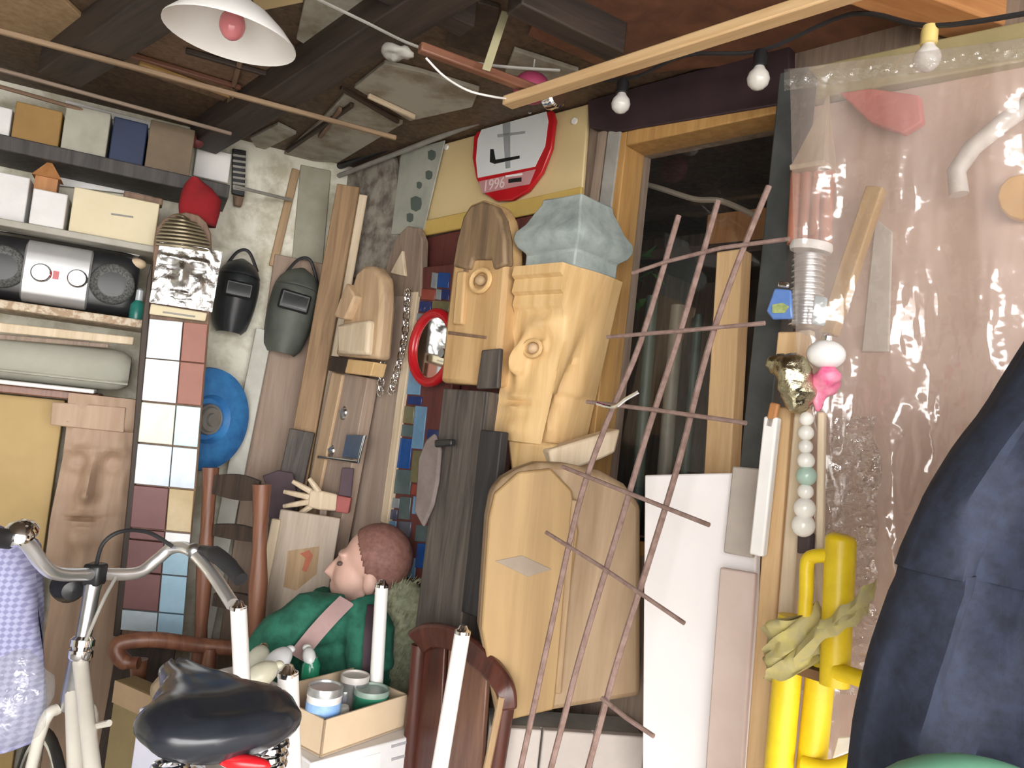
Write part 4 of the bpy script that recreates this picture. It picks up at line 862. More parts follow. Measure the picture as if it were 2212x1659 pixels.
# ================================================================== tower ornament
tw = thing('tower_ornament', 'toy tower with a pointed roof, terracotta columns and ribbed steel spring', 'ornament', (R.hit(1735, 720, .17).x, R.hit(1735, 720, .17).y, R.hit(1735, 720, .17).z))
def axp(px, py, off=.17): return R.hit(px, py, off)
tA = axp(1790, 205); tB = axp(1758, 368); r_ = (axp(1808, 368)-axp(1708, 362)).length/2*.80
ax = (tA-tB).normalized(); ln = (tA-tB).length
secs = [[tB+ax*(ln*q)+(R.ex*math.cos(a)+R.ey*math.sin(a))*(r_*k) for a in [math.pi/4+math.pi/2*i for i in range(4)]] for q, k in ((-.03, 1.2), (.03, 1.28), (.06, 1.15), (.5, .62), (1, .04))]
build('roof', G().loft(secs), wood('tan_roof', (.46, .36, .25), (.36, .27, .18)), tw, bevel=.002)
for dx in (-34, -12, 12, 34):
    build('column', G().tube([axp(1756+dx, 372), axp(1748+dx, 528)], .0105, 10), TERRA, tw)
build('core', G().tube([axp(1757, 372, .155), axp(1748, 528, .155)], .022, 10), mat('brick_core', (.36, .20, .14), rough=.7), tw)
build('rim', G().lathe([(.001, -.006), (.032, -.006), (.034, 0), (.032, .008), (.001, .008)], axp(1752, 536), 20, ax), WHITE, tw)
sA, sB = axp(1748, 556), axp(1738, 708); prof = []
lnS = (sA-sB).length
for i in range(13):
    z = lnS*i/12; prof += [(.021, z), (.026, z+lnS/48), (.026, z+lnS/24), (.021, z+lnS/16)]
spr = build('ribbed_spring', G().lathe([(.001, 0)]+prof[:-2]+[(.001, lnS)], sB, 24, (sA-sB)), mat('bright_steel', (.80, .81, .82), (.72, .73, .74), rough=.28, metal=.9, bump=.02), tw)
wbox('wooden_cube', R, 1676, 716, 1726, 786, .20, .04, W_PINE, tw)
plank('pole', R, (1738, 712), (1700, 1400), 26, .165, .165, .02, W_PALE, tw)
tgd = thing('blue_tag', 'blue luggage tag with a green and yellow emblem left of the steel spring', 'tag', R.hit(1685, 690, .22))
slab('tag_body', R, [(1672, 622), (1708, 626), (1712, 688), (1668, 690), (1654, 672)], .232, .006, mat('blue_tag_plastic', (.10, .20, .50), (.14, .26, .55), rough=.3), tgd)
slab('emblem', R, [(1668, 658), (1690, 654), (1704, 662), (1694, 676), (1668, 676)], .2335, .002, mat('emblem_green', (.40, .45, .18), (.16, .24, .08), rough=.5, scale=60), tgd, 0)
slab('clip', R, [(1680, 606), (1704, 610), (1702, 622), (1678, 620)], .232, .006, CHROME, tgd)
slab('clear_sleeve', R, [(1712, 626), (1722, 626), (1722, 702), (1710, 702)], .23, .003, CLEARBAG, tgd, 0)
tag(slab('pale_blue_tag', R, [(1758, 636), (1786, 642), (1780, 704), (1750, 700)], .225, .006, mat('pale_blue_plastic', (.42, .54, .58), rough=.25)), 'pale blue plastic tag right of the steel spring', 'tag')
bb = thing('bauble', 'shiny white bauble hanging above the pink ribbon', 'bauble', R.hit(1785, 790, .28))
bcn = R.hit(1784, 766, .28)
build('ball', G().ball(bcn, (.027, .027, .021), 24, 14), mat('pearl_white', (.86, .85, .84), rough=.1, bump=0), bb)
build('cap', G().lathe([(.008, .018), (.008, .026), (.003, .03), (.001, .031)], bcn, 12), CHROME, bb)
tag(build('pink_ribbon', G().ball(R.hit(1786, 825, .275), (.022, .014, .024)).ball(R.hit(1768, 850, .28), (.010, .008, .030)).ball(R.hit(1792, 812, .285), (.018, .012, .014)), PINK, voxel=.004, disp=(.008, .015)), 'crumpled bright pink ribbon below the white bauble', 'ribbon')
gb_ = R.hit(1720, 830, .30)
tag(build('gold_foil_balloon', G().ball(gb_, (.028, .018, .045), 24, 16, Matrix.Rotation(math.radians(-14), 3, 'Y')).ball(R.hit(1690, 790, .29), (.026, .014, .018), 20, 12).ball(R.hit(1706, 800, .30), (.024, .014, .026)), GOLD, voxel=.004, disp=(.010, .016)), 'crumpled pale gold foil balloon above the pale battens', 'balloon')
bd = thing('bead_string', 'string of white and pale green beads hanging above the yellow stand', 'beads', R.hit(1735, 1150, .315))
prevp = None
for i, (x, y, r) in enumerate(((1742, 905, .010), (1741, 935, .011), (1740, 965, .010), (1741, 995, .012), (1742, 1028, .014), (1740, 1062, .011), (1738, 1098, .015), (1735, 1135, .016))):
    build('bead', G().ball(R.hit(x, y, .318), r, 16, 10), mat('bead_green', (.40, .55, .47), rough=.2) if i == 4 else mat('bead_white', (.84, .82, .76), rough=.15), bd)
build('cord', G().tube([R.hit(1742, 890, .318), R.hit(1735, 1140, .318)], .0025, 6), WHITE, bd)
o = lean('cane', 'thin pale cane curving right of the bead string', R, (1772, 890), (1768, 1180), 16, .28, .29, .012, W_PALE, cat='cane')
tag(slab('dark_sleeve', R, [(1722, 1152), (1750, 1152), (1748, 1196), (1720, 1196)], .305, .02, mat('dark_brown_rubber', (.06, .04, .04), rough=.7)), 'dark rubber sleeve just below the bead string', 'sleeve')
# ================================================================== yellow stand
yo = .37
def yp(x, y, o_=yo): return R.hit(x, y, o_)
yb = yp(1740, 1659); ys = thing('yellow_pipe_stand', 'bright yellow steel pipe stand with a side arm, tied with cloth', 'stand', (yb.x, yb.y, 0))
def floorpt(T, B): 
    q = T+(B-T)*(T.z/(T.z-B.z)); q.z = .002; return q
def pw(px, x, y, o_=yo): return (yp(x+px/2, y, o_)-yp(x-px/2, y, o_)).length*.5*.98
T, B = yp(1712, 1330), yp(1682, 1659); build('leg_pipe', G().tube([floorpt(T, B), T], pw(58, 1700, 1500), 20), YELLOW, ys)
T, B = yp(1778, 1400, yo-.02), yp(1752, 1659, yo-.02); build('leg_pipe', G().tube([floorpt(T, B), T], pw(62, 1770, 1500), 20), YELLOW, ys)
build('upper_cylinder', G().tube([yp(1802, 1480, yo+.01), yp(1816, 1168, yo+.01), yp(1816, 1160, yo+.01), yp(1817, 1154, yo+.01)], [pw(62, 1810, 1300), pw(66, 1810, 1300), pw(60, 1810, 1300), pw(40, 1810, 1300)], 24), YELLOW, ys)
build('bracket', G().tube(spline([yp(1738, 1345, yo+.015), yp(1742, 1270, yo+.015), yp(1744, 1216, yo+.015), yp(1758, 1202, yo+.015), yp(1800, 1200, yo+.015)], 5), pw(30, 1740, 1270), 12), YELLOW, ys)
build('side_arm', G().tube([yp(1806, 1450, yo+.02), yp(1920, 1484, yo+.03)], pw(38, 1870, 1470), 16), YELLOW, ys)
build('foot_curve', G().tube(spline([yp(1735, 1650), yp(1780, 1660), yp(1830, 1650), yp(1878, 1622)], 5), pw(34, 1800, 1640), 12), YELLOW, ys)
build('clamp_plate', G().box((0, 0, 0), (.075, .05, .012)), mat('rust_gap', (.16, .08, .03), rough=.8), ys, R.mat(yp(1770, 1450, yo-.01)))
KHAKI = mat('khaki_cloth', (.52, .45, .16), (.40, .35, .20), rough=.85, scale=25)
cl_ = thing('tied_cloth', 'dull khaki cloth knotted around the yellow stand', 'cloth', yp(1770, 1440, yo+.05))
secs = []
for k in range(15):
    y = 1452-k*8.5; c = yp(1713-(y-1340)*-.06, y, yo); sec = []
    for a_ in range(40):
        an = 2*math.pi*a_/40; r = .030+.004*math.sin(k*1.7+an*2)+.005*noise.noise(V((math.cos(an)*2, math.sin(an)*2, k*.5)))
        sec.append(c+R.ex*(r*1.12*math.cos(an))+R.n*(r*math.sin(an))+V((0, 0, .022*math.cos(an)+.006*math.sin(an*3+k))))
    secs.append(sec)
build('wrap', G().loft(secs), KHAKI, cl_, ang=80)
def ribbon(pts, hw):
    P = spline([yp(*p) for p in pts], 6); ss = []
    for k, q in enumerate(P):
        tw_ = hw*(1-.25*math.sin(k*.9)); ss.append([q+V((0, 0, tw_))+R.n*.004*math.sin(k), q+R.n*.008, q-V((0, 0, tw_)), q-R.n*.003])
    return G().loft(ss)
build('tail', ribbon([(1720, 1420, yo+.042), (1760, 1380, yo+.045), (1808, 1342, yo+.050), (1850, 1308, yo+.045), (1890, 1272, yo+.03)], .014), KHAKI, cl_, ang=80)
build('tail', ribbon([(1770, 1352, yo+.046), (1812, 1350, yo+.054), (1850, 1330, yo+.045), (1876, 1310, yo+.03)], .010), KHAKI, cl_, ang=80)
kn = yp(1945, 1488, yo+.03); k2 = thing('grey_rag_knot', 'pale grey rag knotted on the end of the yellow side arm', 'rag', kn)
build('knot', G().ball(kn, (.016, .014, .018)).ball(yp(1950, 1462, yo+.03), (.020, .010, .010)).ball(yp(1952, 1510, yo+.03), (.020, .010, .007), M=Matrix.Rotation(.5, 3, 'Y')), mat('grey_rag', (.42, .44, .44), rough=.9), k2, voxel=.004, disp=(.008, .012))
tag(slab('white_paper', R, [(1808, 1592), (1872, 1588), (1850, 1620), (1796, 1640)], .33, .004, WHITE), 'corner of white paper behind the yellow pipes', 'paper')
# ================================================================== plastic sheet
def sheet(u, v):
    x = 1706+640*u+40*v; y = (150-85*u)+v*(1900-(150-85*u))
    wr_ = .012*math.sin(u*21+3*v)+.008*math.sin(u*9-v*14)+.016*noise.noise(V((u*7, v*9, 0)))+.006*noise.noise(V((u*30, v*30, 2)))
    return R.hit(x, y, .235+wr_*(.5+v))
tag(build('plastic_sheet', G().grid(sheet, 90, 110), FILM), 'hazy clear plastic sheet hanging over the right part of the wall', 'plastic sheet')
def roll(u, v):
    x = 1694+640*u; y = 150-85*u+v*46; return R.hit(x, y, .24+.012*math.sin(v*3.14)+.006*noise.noise(V((u*40, v*5, 5))))
tag(build('bubble_wrap_hem', G().grid(roll, 120, 8), film('wrap', .16, (.7, .72, .66), .10, 60, 1., .16)), 'crinkled clear hem along the top of the plastic sheet', 'plastic hem')
def bub(u, v):
    x = 1850-40*v+(90*(u-.5)+26*noise.noise(V((v*7, 3*u, 7))))*(1+v); y = 900+v*600
    return R.hit(x, y, .262+.010*noise.noise(V((u*9, v*40, 0)))+.006*math.sin(v*90+4*u))
tag(build('crinkled_film', G().grid(bub, 24, 120), film('crinkle', .06, (.8, .76, .74), .10, 60, .9, .34)), 'crinkled strip of shiny film behind the yellow stand', 'plastic film')
# ================================================================== navy coat
cf = FY(.62)
sil = [(880, 2225), (960, 2160), (1080, 2082), (1200, 2030), (1244, 2012), (1250, 2018), (1310, 1990), (1450, 1940), (1600, 1902), (1760, 1878)]
co = thing('navy_coat', 'dark navy blue coat hanging close by at the right edge', 'coat', cf.hit(2150, 1760))
def coat(y0, y1, name, grow):
    secs = []; ys_ = [y for y, _ in sil if y0 <= y <= y1]
    n = 14
    for j in range(n+1):
        y = y0+(y1-y0)*j/n
        for (ya, xa2), (yb2, xb2) in zip(sil, sil[1:]):
            if ya <= y <= yb2 or (y < sil[0][0]): x = xa2+(xb2-xa2)*(y-ya)/(yb2-ya); break
        p = cf.hit(x, y); wd = .30
        sec = []
        for k in range(96):
            a = 2*math.pi*k/96; f = 1+.30*math.sin(a*13+y*.0045)+.12*math.sin(a*23-y*.006)
            sec.append(V((p.x+wd-wd*math.cos(a)*(1+grow), .66+.10*math.sin(a)*f*(1+grow), p.z)))
        secs.append(sec)
    build(name, G().loft(secs), NAVY, co, ang=60)
sil.insert(0, (700, 2330))
coat(700, 1246, 'jacket_body', .012); coat(1236, 1760, 'skirt', 0)
hk = cf.hit(2330, 700); top = V((hk.x+.30, .66, hk.z))
build('hanger', G().tube(spline([top+V((-.16, 0, -.03)), top+V((0, 0, .02)), top+V((.16, 0, -.03))]), .008, 8), W_PINE, co)
build('hanging_cord', G().tube([top+V((0, 0, .02)), V((top.x, .66, CZ-.001))], .003, 6), BLACKR, co)
gq = cf.hit(2130, 1655)
tag(build('green_cushion', G().ball(V((gq.x*.8, .50, 1.4-(1.4-gq.z)*.8-.048)), (.075, .05, .05), 28, 16), mat('mint_green', (.20, .50, .33), (.17, .45, .29), rough=.6)), 'mint green plastic tub in the bottom right corner', 'tub')
bpy.data.objects['green_cushion'].name = 'green_tub'
# ================================================================== bust in green
by = 1.97
def Y(px, py, y=by): return atY(px, py, y)
bu = thing('mannequin', 'life-size figure with a pale face in profile and green garment, facing left', 'mannequin', (Y(720, 1440).x, by, .02))
hcn = Y(800, 1222); rY = Matrix.Rotation(math.radians(8), 3, 'Y')
def hp(x, z, y=0.): return hcn+rY @ V((x, y, z))
g = G()
g.ball(hp(.012, .022), (.082, .068, .080), 28, 18)                  # skull
g.ball(hp(-.028, -.035), (.058, .056, .070), 24, 16)                # face
g.ball(hp(-.045, -.080), (.034, .036, .030), 20, 12)                # jaw
g.ball(hp(-.058, -.096), (.018, .022, .014), 16, 10)                # chin
g.tube([hp(-.070, .010), hp(-.090, -.028), hp(-.100, -.040), hp(-.084, -.048)], [.010, .014, .014, .010], 10)   # nose
g.ball(hp(-.076, -.066), (.014, .020, .006), 12, 8); g.ball(hp(-.074, -.078), (.013, .018, .006), 12, 8)        # lips
g.ball(hp(-.068, .016), (.020, .044, .010), 16, 8)                  # brow
for s_ in (-1, 1): g.ball(hp(.018, -.030, s_*.066), (.018, .010, .030), 16, 10)                                 # ears
g.tube([hp(.010, -.06), hp(.000, -.11), hp(.015, -.17)], [.050, .048, .060], 16)                                # neck
sh = Y(760, 1330)
g.tube([hp(.015, -.17), V((sh.x, by, sh.z-.05)), V((sh.x-.02, by, sh.z-.25)), V((sh.x-.03, by, .47))], [.06, .13, .135, .14], 20)
build('body', g, SKIN, bu, voxel=.0055)
g = G().ball(hp(.016, .026), (.084, .072, .083), 96, 60)
nrm = V((-.86, 0, -.50)); 
vs_, fs_ = g.v, g.f; keep = [(rY.inverted() @ (v-hcn)).dot(nrm.normalized()) < .004 for v in vs_]
g.f = [f for f in fs_ if all(keep[i] for i in f)]
build('hair', g, HAIR, bu, solid=.006)
for s_ in (-1,): build('eye', G().ball(hp(-.070, -.006, s_*.034), (.008, .010, .006)), mat('painted_eye', (.12, .08, .07), rough=.4), bu)
g = G(); n0 = hp(.012, -.150)
for dx in (0,):
    g.tube([V((n0.x, by, n0.z)), V((sh.x+.005, by, sh.z+.02)), V((sh.x-.01, by, sh.z-.10)), V((sh.x-.02, by, .46))], [.050, .110, .16, .165], 24)
aL = [(700, 1300), (610, 1330), (560, 1400), (520, 1440)]
g.tube([Y(740, 1335, by-.10), Y(660, 1338, by-.13), Y(600, 1380, by-.15), Y(560, 1440, by-.15)], [.060, .066, .058, .050], 16)
g.tube([Y(780, 1310, by-.10), Y(800, 1370, by-.15), Y(800, 1450, by-.16)], [.055, .060, .055], 16)
g.tube([Y(740, 1340, by+.06), Y(690, 1350, by+.07), Y(650, 1390, by+.07)], [.060, .060, .050], 16)
build('garment', g, GREEN, bu, voxel=.009, disp=(.016, .05))
build('shoulder_strap', G().loft([[q+V((dx, 0, dz)) for dx, dz in ((-.016, .010), (.016, -.004), (.018, -.008), (-.014, .006))] for q in spline([Y(748, 1298, by-.155), Y(716, 1330, by-.19), Y(680, 1370, by-.21), Y(640, 1420, by-.22)], 5)]), PINKSTRAP, bu)
build('dark_strap', G().loft([[q+V((dx, dy, 0)) for dx, dy in ((-.014, 0), (.014, 0), (.014, .006), (-.014, .006))] for q in spline([Y(806, 1308, by-.17), Y(800, 1370, by-.222), Y(795, 1450, by-.226)], 5)]), DKSTRAP, bu)
# plush thing behind
pc = R.hit(868, 1345, .13)
pf = thing('plush_cushion', 'fuzzy grey-green plush cushion behind the figure in green', 'cushion', (pc.x, pc.y, .05))
build('cushion', G().ball(pc, (.075, .06, .11)).ball(pc-V((0, 0, .16)), (.085, .07, .14)).ball(pc-V((0, 0, .42)), (.09, .08, .20)), FUR, pf, voxel=.012, disp=(.02, .02))
g = G(); rnd = random.Random(2)
for i in range(900):
    a = rnd.uniform(0, 6.28); z = rnd.uniform(-.18, .11); r = .078*math.sqrt(max(.05, 1-(max(z, 0)/.115)**2))
    p = pc+V((r*math.cos(a), r*.85*math.sin(a), z)); d = V((math.cos(a)*.4+.3, math.sin(a)*.4-.1, .8)).normalized()*rnd.uniform(.012, .026); s_ = V((.0016, 0, 0))
    g.add([p-s_, p+s_, p+d], [(0, 1, 2)])
tag(build('plush_pile', g, FUR, pf), kind='stuff')
# ================================================================== armchair at the left
ay = 1.93
def AY(px, py, y=ay): return atY(px, py, y)
ac = thing('wooden_armchair', 'reddish-brown wooden armchair with a slatted back and scrolled arm', 'armchair', (AY(430, 1450).x, ay, 0))
def post(name, top, bot, r, m_, y=ay):
    T, B = AY(*top, y), AY(*bot, y); q = T+(B-T)*(T.z/(T.z-B.z)); q.z = .001
    n = 14; P = [q+(T-q)*(k/n) for k in range(n+1)]; rs = [r*(1+.18*math.sin(k*1.9)) for k in range(n+1)]
    return build(name, G().tube(P, rs, 14), m_, ac)
post('back_post', (566, 1046), (552, 1390), .021, W_RED, 2.0); post('back_post', (455, 1010), (432, 1400), .019, W_RED, 2.1)
post('front_leg', (300, 1425), (296, 1560), .018, W_RED, ay-.02)
for y, h_ in ((1052, 40), (1150, 24), (1300, 26)):
    a, b = AY(462, y-6, 2.095), AY(560, y+8, 2.005); hh_ = h_*2.05/1660/2
    n = 8; secs = []
    for k in range(n+1):
        q = a+(b-a)*(k/n); bulge = hh_*(1+.35*math.sin(math.pi*k/n)); yv = .012*math.sin(math.pi*k/n)
        secs.append([q+V((0, yv-.009, -bulge)), q+V((0, yv+.009, -bulge)), q+V((0, yv+.009, bulge)), q+V((0, yv-.009, bulge))])
    build('back_slat', G().loft(secs), W_DARK, ac)
arm = spline([AY(300, 1432, 1.86), AY(268, 1428, 1.86), AY(250, 1402, 1.86), AY(272, 1386, 1.87), (AY(340, 1382, 1.90)), AY(430, 1394, 1.95), AY(545, 1404, 2.0)], 5)
build('armrest', G().tube(arm, [.014]*4+[.019]*(len(arm)-4), 14), W_RED, ac)
build('arm_support', G().tube([AY(455, 1400, 1.95), AY(450, 1440, 1.95), AY(452, 1560, 1.95)], [.014, .018, .014], 12), W_RED, ac)
sp_ = AY(470, 1520, 2.02); build('seat', G().box((sp_.x, 2.04, .50), (.19, .16, .035)), W_RED, ac, bevel=.008)
cz_ = .5185
tag(build('navy_cushion', G().box((sp_.x-.01, 2.04, cz_+.06), (.11, .13, .11)), NAVY, bevel=.03), 'dark navy cushion on the wooden armchair', 'cushion')
# pale blocks seen through the back slats
for i, (px, py) in enumerate(((490, 1105), (478, 1165))):
    tag(slab('white_block', L, [(px-10, py-24), (px+16, py-22), (px+12, py+24), (px-14, py+22)], .05, .02, WHITE), ('upper' if i == 0 else 'lower')+' white block glimpsed between the slats of the armchair', 'block')
# ================================================================== dark chair at the right
cy0 = 1.42
dc = thing('mahogany_chair', 'dark mahogany chair with a curved top rail in front of the totem', 'chair', (atY(1000, 1600, cy0).x, cy0+.1, 0))
rail = spline([atY(898, 1388, 1.65), atY(930, 1372, 1.61), atY(985, 1382, 1.54), atY(1045, 1428, 1.47), atY(1088, 1480, 1.425), atY(1098, 1530, 1.42)], 5)
secs = []
for k, q in enumerate(rail):
    t_ = (rail[min(k+1, len(rail)-1)]-rail[max(k-1, 0)]).normalized(); nn = t_.cross(V((0, 1, 0))).normalized(); hgt = .028-.012*(k/len(rail))
    secs.append([q+nn*hgt+V((0, -.014, 0)), q-nn*hgt+V((0, -.014, 0)), q-nn*hgt+V((0, .014, 0)), q+nn*hgt+V((0, .014, 0))])
build('top_rail', G().loft(secs), W_MAHO, dc, bevel=.005)
for a, b, r in (((905, 1392), (884, 1659), .016), ((1096, 1500), (1070, 1659), .017)):
    yy_ = 1.65 if a[0] < 1000 else 1.425; T, B = atY(*a, yy_), atY(*b, yy_); q = T+(B-T)*(T.z/(T.z-B.z)); q.z = .001
    build('back_leg', G().tube([q, q+(T-q)*.5, T], [r*.9, r*1.1, r], 12), W_MAHO, dc)
pa_, pb2 = atY(898, 1388, 1.67), atY(1098, 1500, 1.45); bk = Fr((pa_.x, pa_.y, 0), (pb2.x-pa_.x, pb2.y-pa_.y, 0))
slab('back_panel', bk, [(912, 1400), (960, 1392), (942, 1720), (888, 1720)], 0, .012, W_MAHO, dc)
slab('splat', bk, [(968, 1398), (1052, 1450), (1034, 1720), (950, 1720)], 0, .012, wood('brown_splat', (.22, .11, .07), (.13, .06, .04), rough=.4), dc)
build('splat_edge', G().tube([atY(1084, 1505, 1.41), atY(1052, 1659, 1.41), atY(1040, 1720, 1.41)], .007, 8), W_TAN, dc)
sx = atY(985, 1600, 1.62).x; build('seat', G().box((sx, 1.66, .46), (.13, .13, .035)), W_MAHO, dc, bevel=.01)
for dx in (-.05, .05): build('front_leg', G().tube([V((sx+dx, 1.70, .001)), V((sx+dx, 1.70, .445))], .014, 10), W_MAHO, dc)
# ================================================================== upturned white table with boxes
tt_ = 1.02; legs = [onZ(515, 1310, tt_), onZ(825, 1262, tt_), onZ(622, 1452, tt_), onZ(1000, 1362, tt_)]
zu = .55
ut = thing('upturned_table', 'small white table standing upside down with four white legs up', 'table', (sum(p.x for p in legs)/4, sum(p.y for p in legs)/4, zu-.03))
for p, b in zip(legs, ((524, 1490), (814, 1455), (628, 1659), (950, 1659))):
    d = atY(*b, p.y)-p; q = p+d*((p.z-zu)/(-d.z))
    q = p+(q-p)*1.0
    lg = build('leg', G().tube([q, p-(p-q)*.002], [.0155, .0145], 16), WHITE, ut)
    build('foot_cap', G().lathe([(.0150, -.006), (.0150, 0), (.010, .003), (.006, .010), (.001, .011)], p, 16), CHROME, lg)
cxy = [(p.x, p.y) for p in (legs[0], legs[1], legs[3], legs[2])]; mx = sum(c[0] for c in cxy)/4; my = sum(c[1] for c in cxy)/4
build('table_top', zprism([(mx+(x-mx)*1.12, my+(y-my)*1.12) for x, y in cxy], zu-.025, zu), WHITE, ut, bevel=.004)
# what it stands on
stn = thing('storage_trunk', 'brown wooden trunk under the upturned white table', 'trunk', (mx, my, 0))
build('body', zprism([(mx+(x-mx)*.95, my+(y-my)*.95) for x, y in cxy], .001, zu-.05), W_BROWN, stn, bevel=.005)
build('lid', zprism([(mx+(x-mx)*1.0, my+(y-my)*1.0) for x, y in cxy], zu-.049, zu-.026), W_BROWN, stn, bevel=.004)
def obx(A, B, dvec, z0, z1): return [(A.x, A.y), (B.x, B.y), (B.x+dvec.x, B.y+dvec.y), (A.x+dvec.x, A.y+dvec.y)]
# white carton, front edge from pixel (676,1640) to (922,1578)
zc2 = .73
A, B = onZ(672, 1648, zc2), onZ(922, 1580, zc2); dv = V((-(B-A).y, (B-A).x, 0)).normalized()*.15
ctn = thing('white_parcel', 'open white carton under the cardboard tray of tins', 'box', ((A.x+B.x)/2, (A.y+B.y)/2, zu))
pol = obx(A, B, dv, 0, 0); build('carton', zprism(pol, zu+.001, zc2-.001), CARDW, ctn, bevel=.003)
for i in range(2):
    a_, b_ = V((*pol[1], 0)), V((*pol[2], 0)); 
fm = FY(1, 0); ff = Fr((A.x, A.y, 0), (B-A))
slab('carton_label', ff, [(770, 1640), (822, 1626), (820, 1672), (768, 1690)], .0012, .001, WHITE, ctn, 0)
for y in (1600, 1628): slab('printed_line', ff, [(846, y+10), (905, y-6), (905, y-1), (846, y+16)], .0012, .001, mat('print_grey', (.42, .41, .43), rough=.7), ctn, 0)
# cardboard tray
zt_ = .80
A2, B2 = onZ(702, 1556, zt_), onZ(882, 1500, zt_); ln2 = (B2-A2).length; e_ = (B2-A2).normalized(); f_ = V((-e_.y, e_.x, 0)); dp2 = .16
try_ = thing('cardboard_tray', 'shallow tan cardboard tray holding paint tins and jars', 'tray', (A2.x, A2.y, zc2))
Mt = Matrix(((e_.x, f_.x, 0, A2.x), (e_.y, f_.y, 0, A2.y), (0, 0, 1, zc2), (0, 0, 0, 1))); ht = zt_-zc2
build('base', G().box((ln2/2, dp2/2, .003), (ln2, dp2, .004)), CARDP, try_, Mt)
for nm, c_, d_ in (('front_wall', (ln2/2, .002, ht/2), (ln2, .004, ht)), ('back_wall', (ln2/2, dp2-.002, ht/2+.008), (ln2, .004, ht+.016)), ('side_wall', (.002, dp2/2, ht/2), (.004, dp2, ht)), ('side_wall', (ln2-.002, dp2/2, ht/2), (.004, dp2, ht))):
    build(nm, G().box(c_, d_), CARDP, try_, Mt)
def intray(px, py, z): p = onZ(px, py, z); return p
def tin(px, py, zt2, r, side, lid, lb, nm='paint_tin', band=None):
    p = onZ(px, py, zt2); z0 = zc2+.0055; h_ = zt2-z0
    t = thing(nm, lb, 'tin' if nm == 'paint_tin' else 'jar', (p.x, p.y, z0), 'tins and jars in the tray')
    build('can', G().lathe([(.001, 0), (r*.97, 0), (r, .004), (r, h_*.80), (r*1.03, h_*.82), (r*1.03, h_*.86)], (p.x, p.y, z0), 28), side, t)
    build('lid', G().lathe([(r*1.02, h_*.86), (r*1.03, h_*.97), (r*1.0, h_), (r*.90, h_), (r*.86, h_-.004), (.001, h_-.004)], (p.x, p.y, z0), 28), lid, t)
    return t, p, z0, h_
t, p, z0, h_ = tin(704, 1480, .845, .034, WHITE, TINLID, 'white tin with a blue label and grey lid in the tray')
build('paper_label', G().lathe([(.0345, h_*.06), (.0347, h_*.07), (.0347, h_*.72), (.0345, h_*.73)], (p.x, p.y, z0), 28), SKY_LABEL, t)
tin(768, 1456, .83, .030, TINLID, mat('cream_lid', (.74, .70, .66), rough=.4), 'tin with a cream plastic lid at the back of the tray')
tin(804, 1486, .815, .037, mat('green_jar', (.03, .20, .12), rough=.2), mat('grey_green_lid', (.30, .40, .34), rough=.35), 'green jar with a grey-green lid in the tray', 'glass_jar')
tin(745, 1490, .80, .016, mat('lilac_grey', (.40, .40, .48), rough=.4), TINLID, 'small lilac-grey tube between the tins', 'glass_jar')
q = onZ(785, 1530, .785); tag(build('red_dish', G().lathe([(.001, 0), (.026, 0), (.027, .004), (.027, .014), (.024, .017), (.001, .017)], (q.x, q.y, zc2+.006), 24), RED), 'red plastic dish lying at the front of the tray', 'dish')
q = onZ(743, 1520, .79); tag(build('white_pot', G().lathe([(.001, 0), (.012, 0), (.0125, .003), (.0125, .045), (.010, .05), (.001, .05)], (q.x, q.y, zc2+.006), 18), WHITE), 'small white pot beside the blue-labelled tin', 'pot')
# box of pale oval things behind the saddle
zb2 = .82
A3, B3 = onZ(528, 1520, zb2), onZ(632, 1490, zb2); e3_ = (B3-A3).normalized(); f3 = V((-e3_.y, e3_.x, 0)); ln3 = (B3-A3).length
eb = thing('grey_carton', 'greyish open carton of pale oval bottles behind the bicycle saddle', 'box', (A3.x, A3.y, zu))
M3 = Matrix(((e3_.x, f3.x, 0, A3.x), (e3_.y, f3.y, 0, A3.y), (0, 0, 1, zu+.001), (0, 0, 0, 1))); h3 = zb2-zu
for nm, c_, d_ in (('base', (ln3/2, .09, h3*.72), (ln3, .18, .004)), ('front_wall', (ln3/2, .002, h3/2), (ln3, .004, h3)), ('back_wall', (ln3/2, .178, h3/2), (ln3, .004, h3)), ('side_wall', (.002, .09, h3/2), (.004, .18, h3)), ('side_wall', (ln3-.002, .09, h3/2), (.004, .18, h3))):
    build(nm, G().box(c_, d_), mat('grey_card', (.46, .42, .38), rough=.85), eb, M3)
for i, (px, py, c, lb) in enumerate(((560, 1460, (.72, .70, .55), 'cream oval bottle lowest in the grey carton'), (598, 1430, (.82, .84, .86), 'white oval bottle in the middle of the grey carton'), (556, 1428, (.66, .68, .55), 'pale green oval bottle at the left in the grey carton'), (668, 1418, (.80, .82, .80), 'small white bottle at the right in the grey carton'))):
    q = onZ(px, py, .85); t = thing('oval_bottle', lb, 'bottle', (q.x, q.y, q.z-.03), 'pale bottles in the grey carton')
    mm = mat('bottle_%d' % i, c, rough=.3); rt = Matrix.Rotation(.6+i*.5, 3, 'Z') @ Matrix.Rotation(1.1, 3, 'Y')
    build('body', G().ball(q, (.024, .024, .040) if i < 3 else (.016, .014, .024), 20, 12, rt), mm, t); build('cap', G().ball(q+rt @ V((0, 0, .042 if i < 3 else .026)), (.010, .010, .008)), GOLD if i == 2 else mm, t)
q = onZ(672, 1440, .83); tag(build('green_glass', G().lathe([(.001, 0), (.018, 0), (.02, .01), (.02, .035), (.012, .05), (.001, .05)], (q.x, q.y, q.z-.03), 16), mat('bottle_green', (.02, .22, .12), rough=.1)), 'small green bottle right in the grey carton', 'bottle')
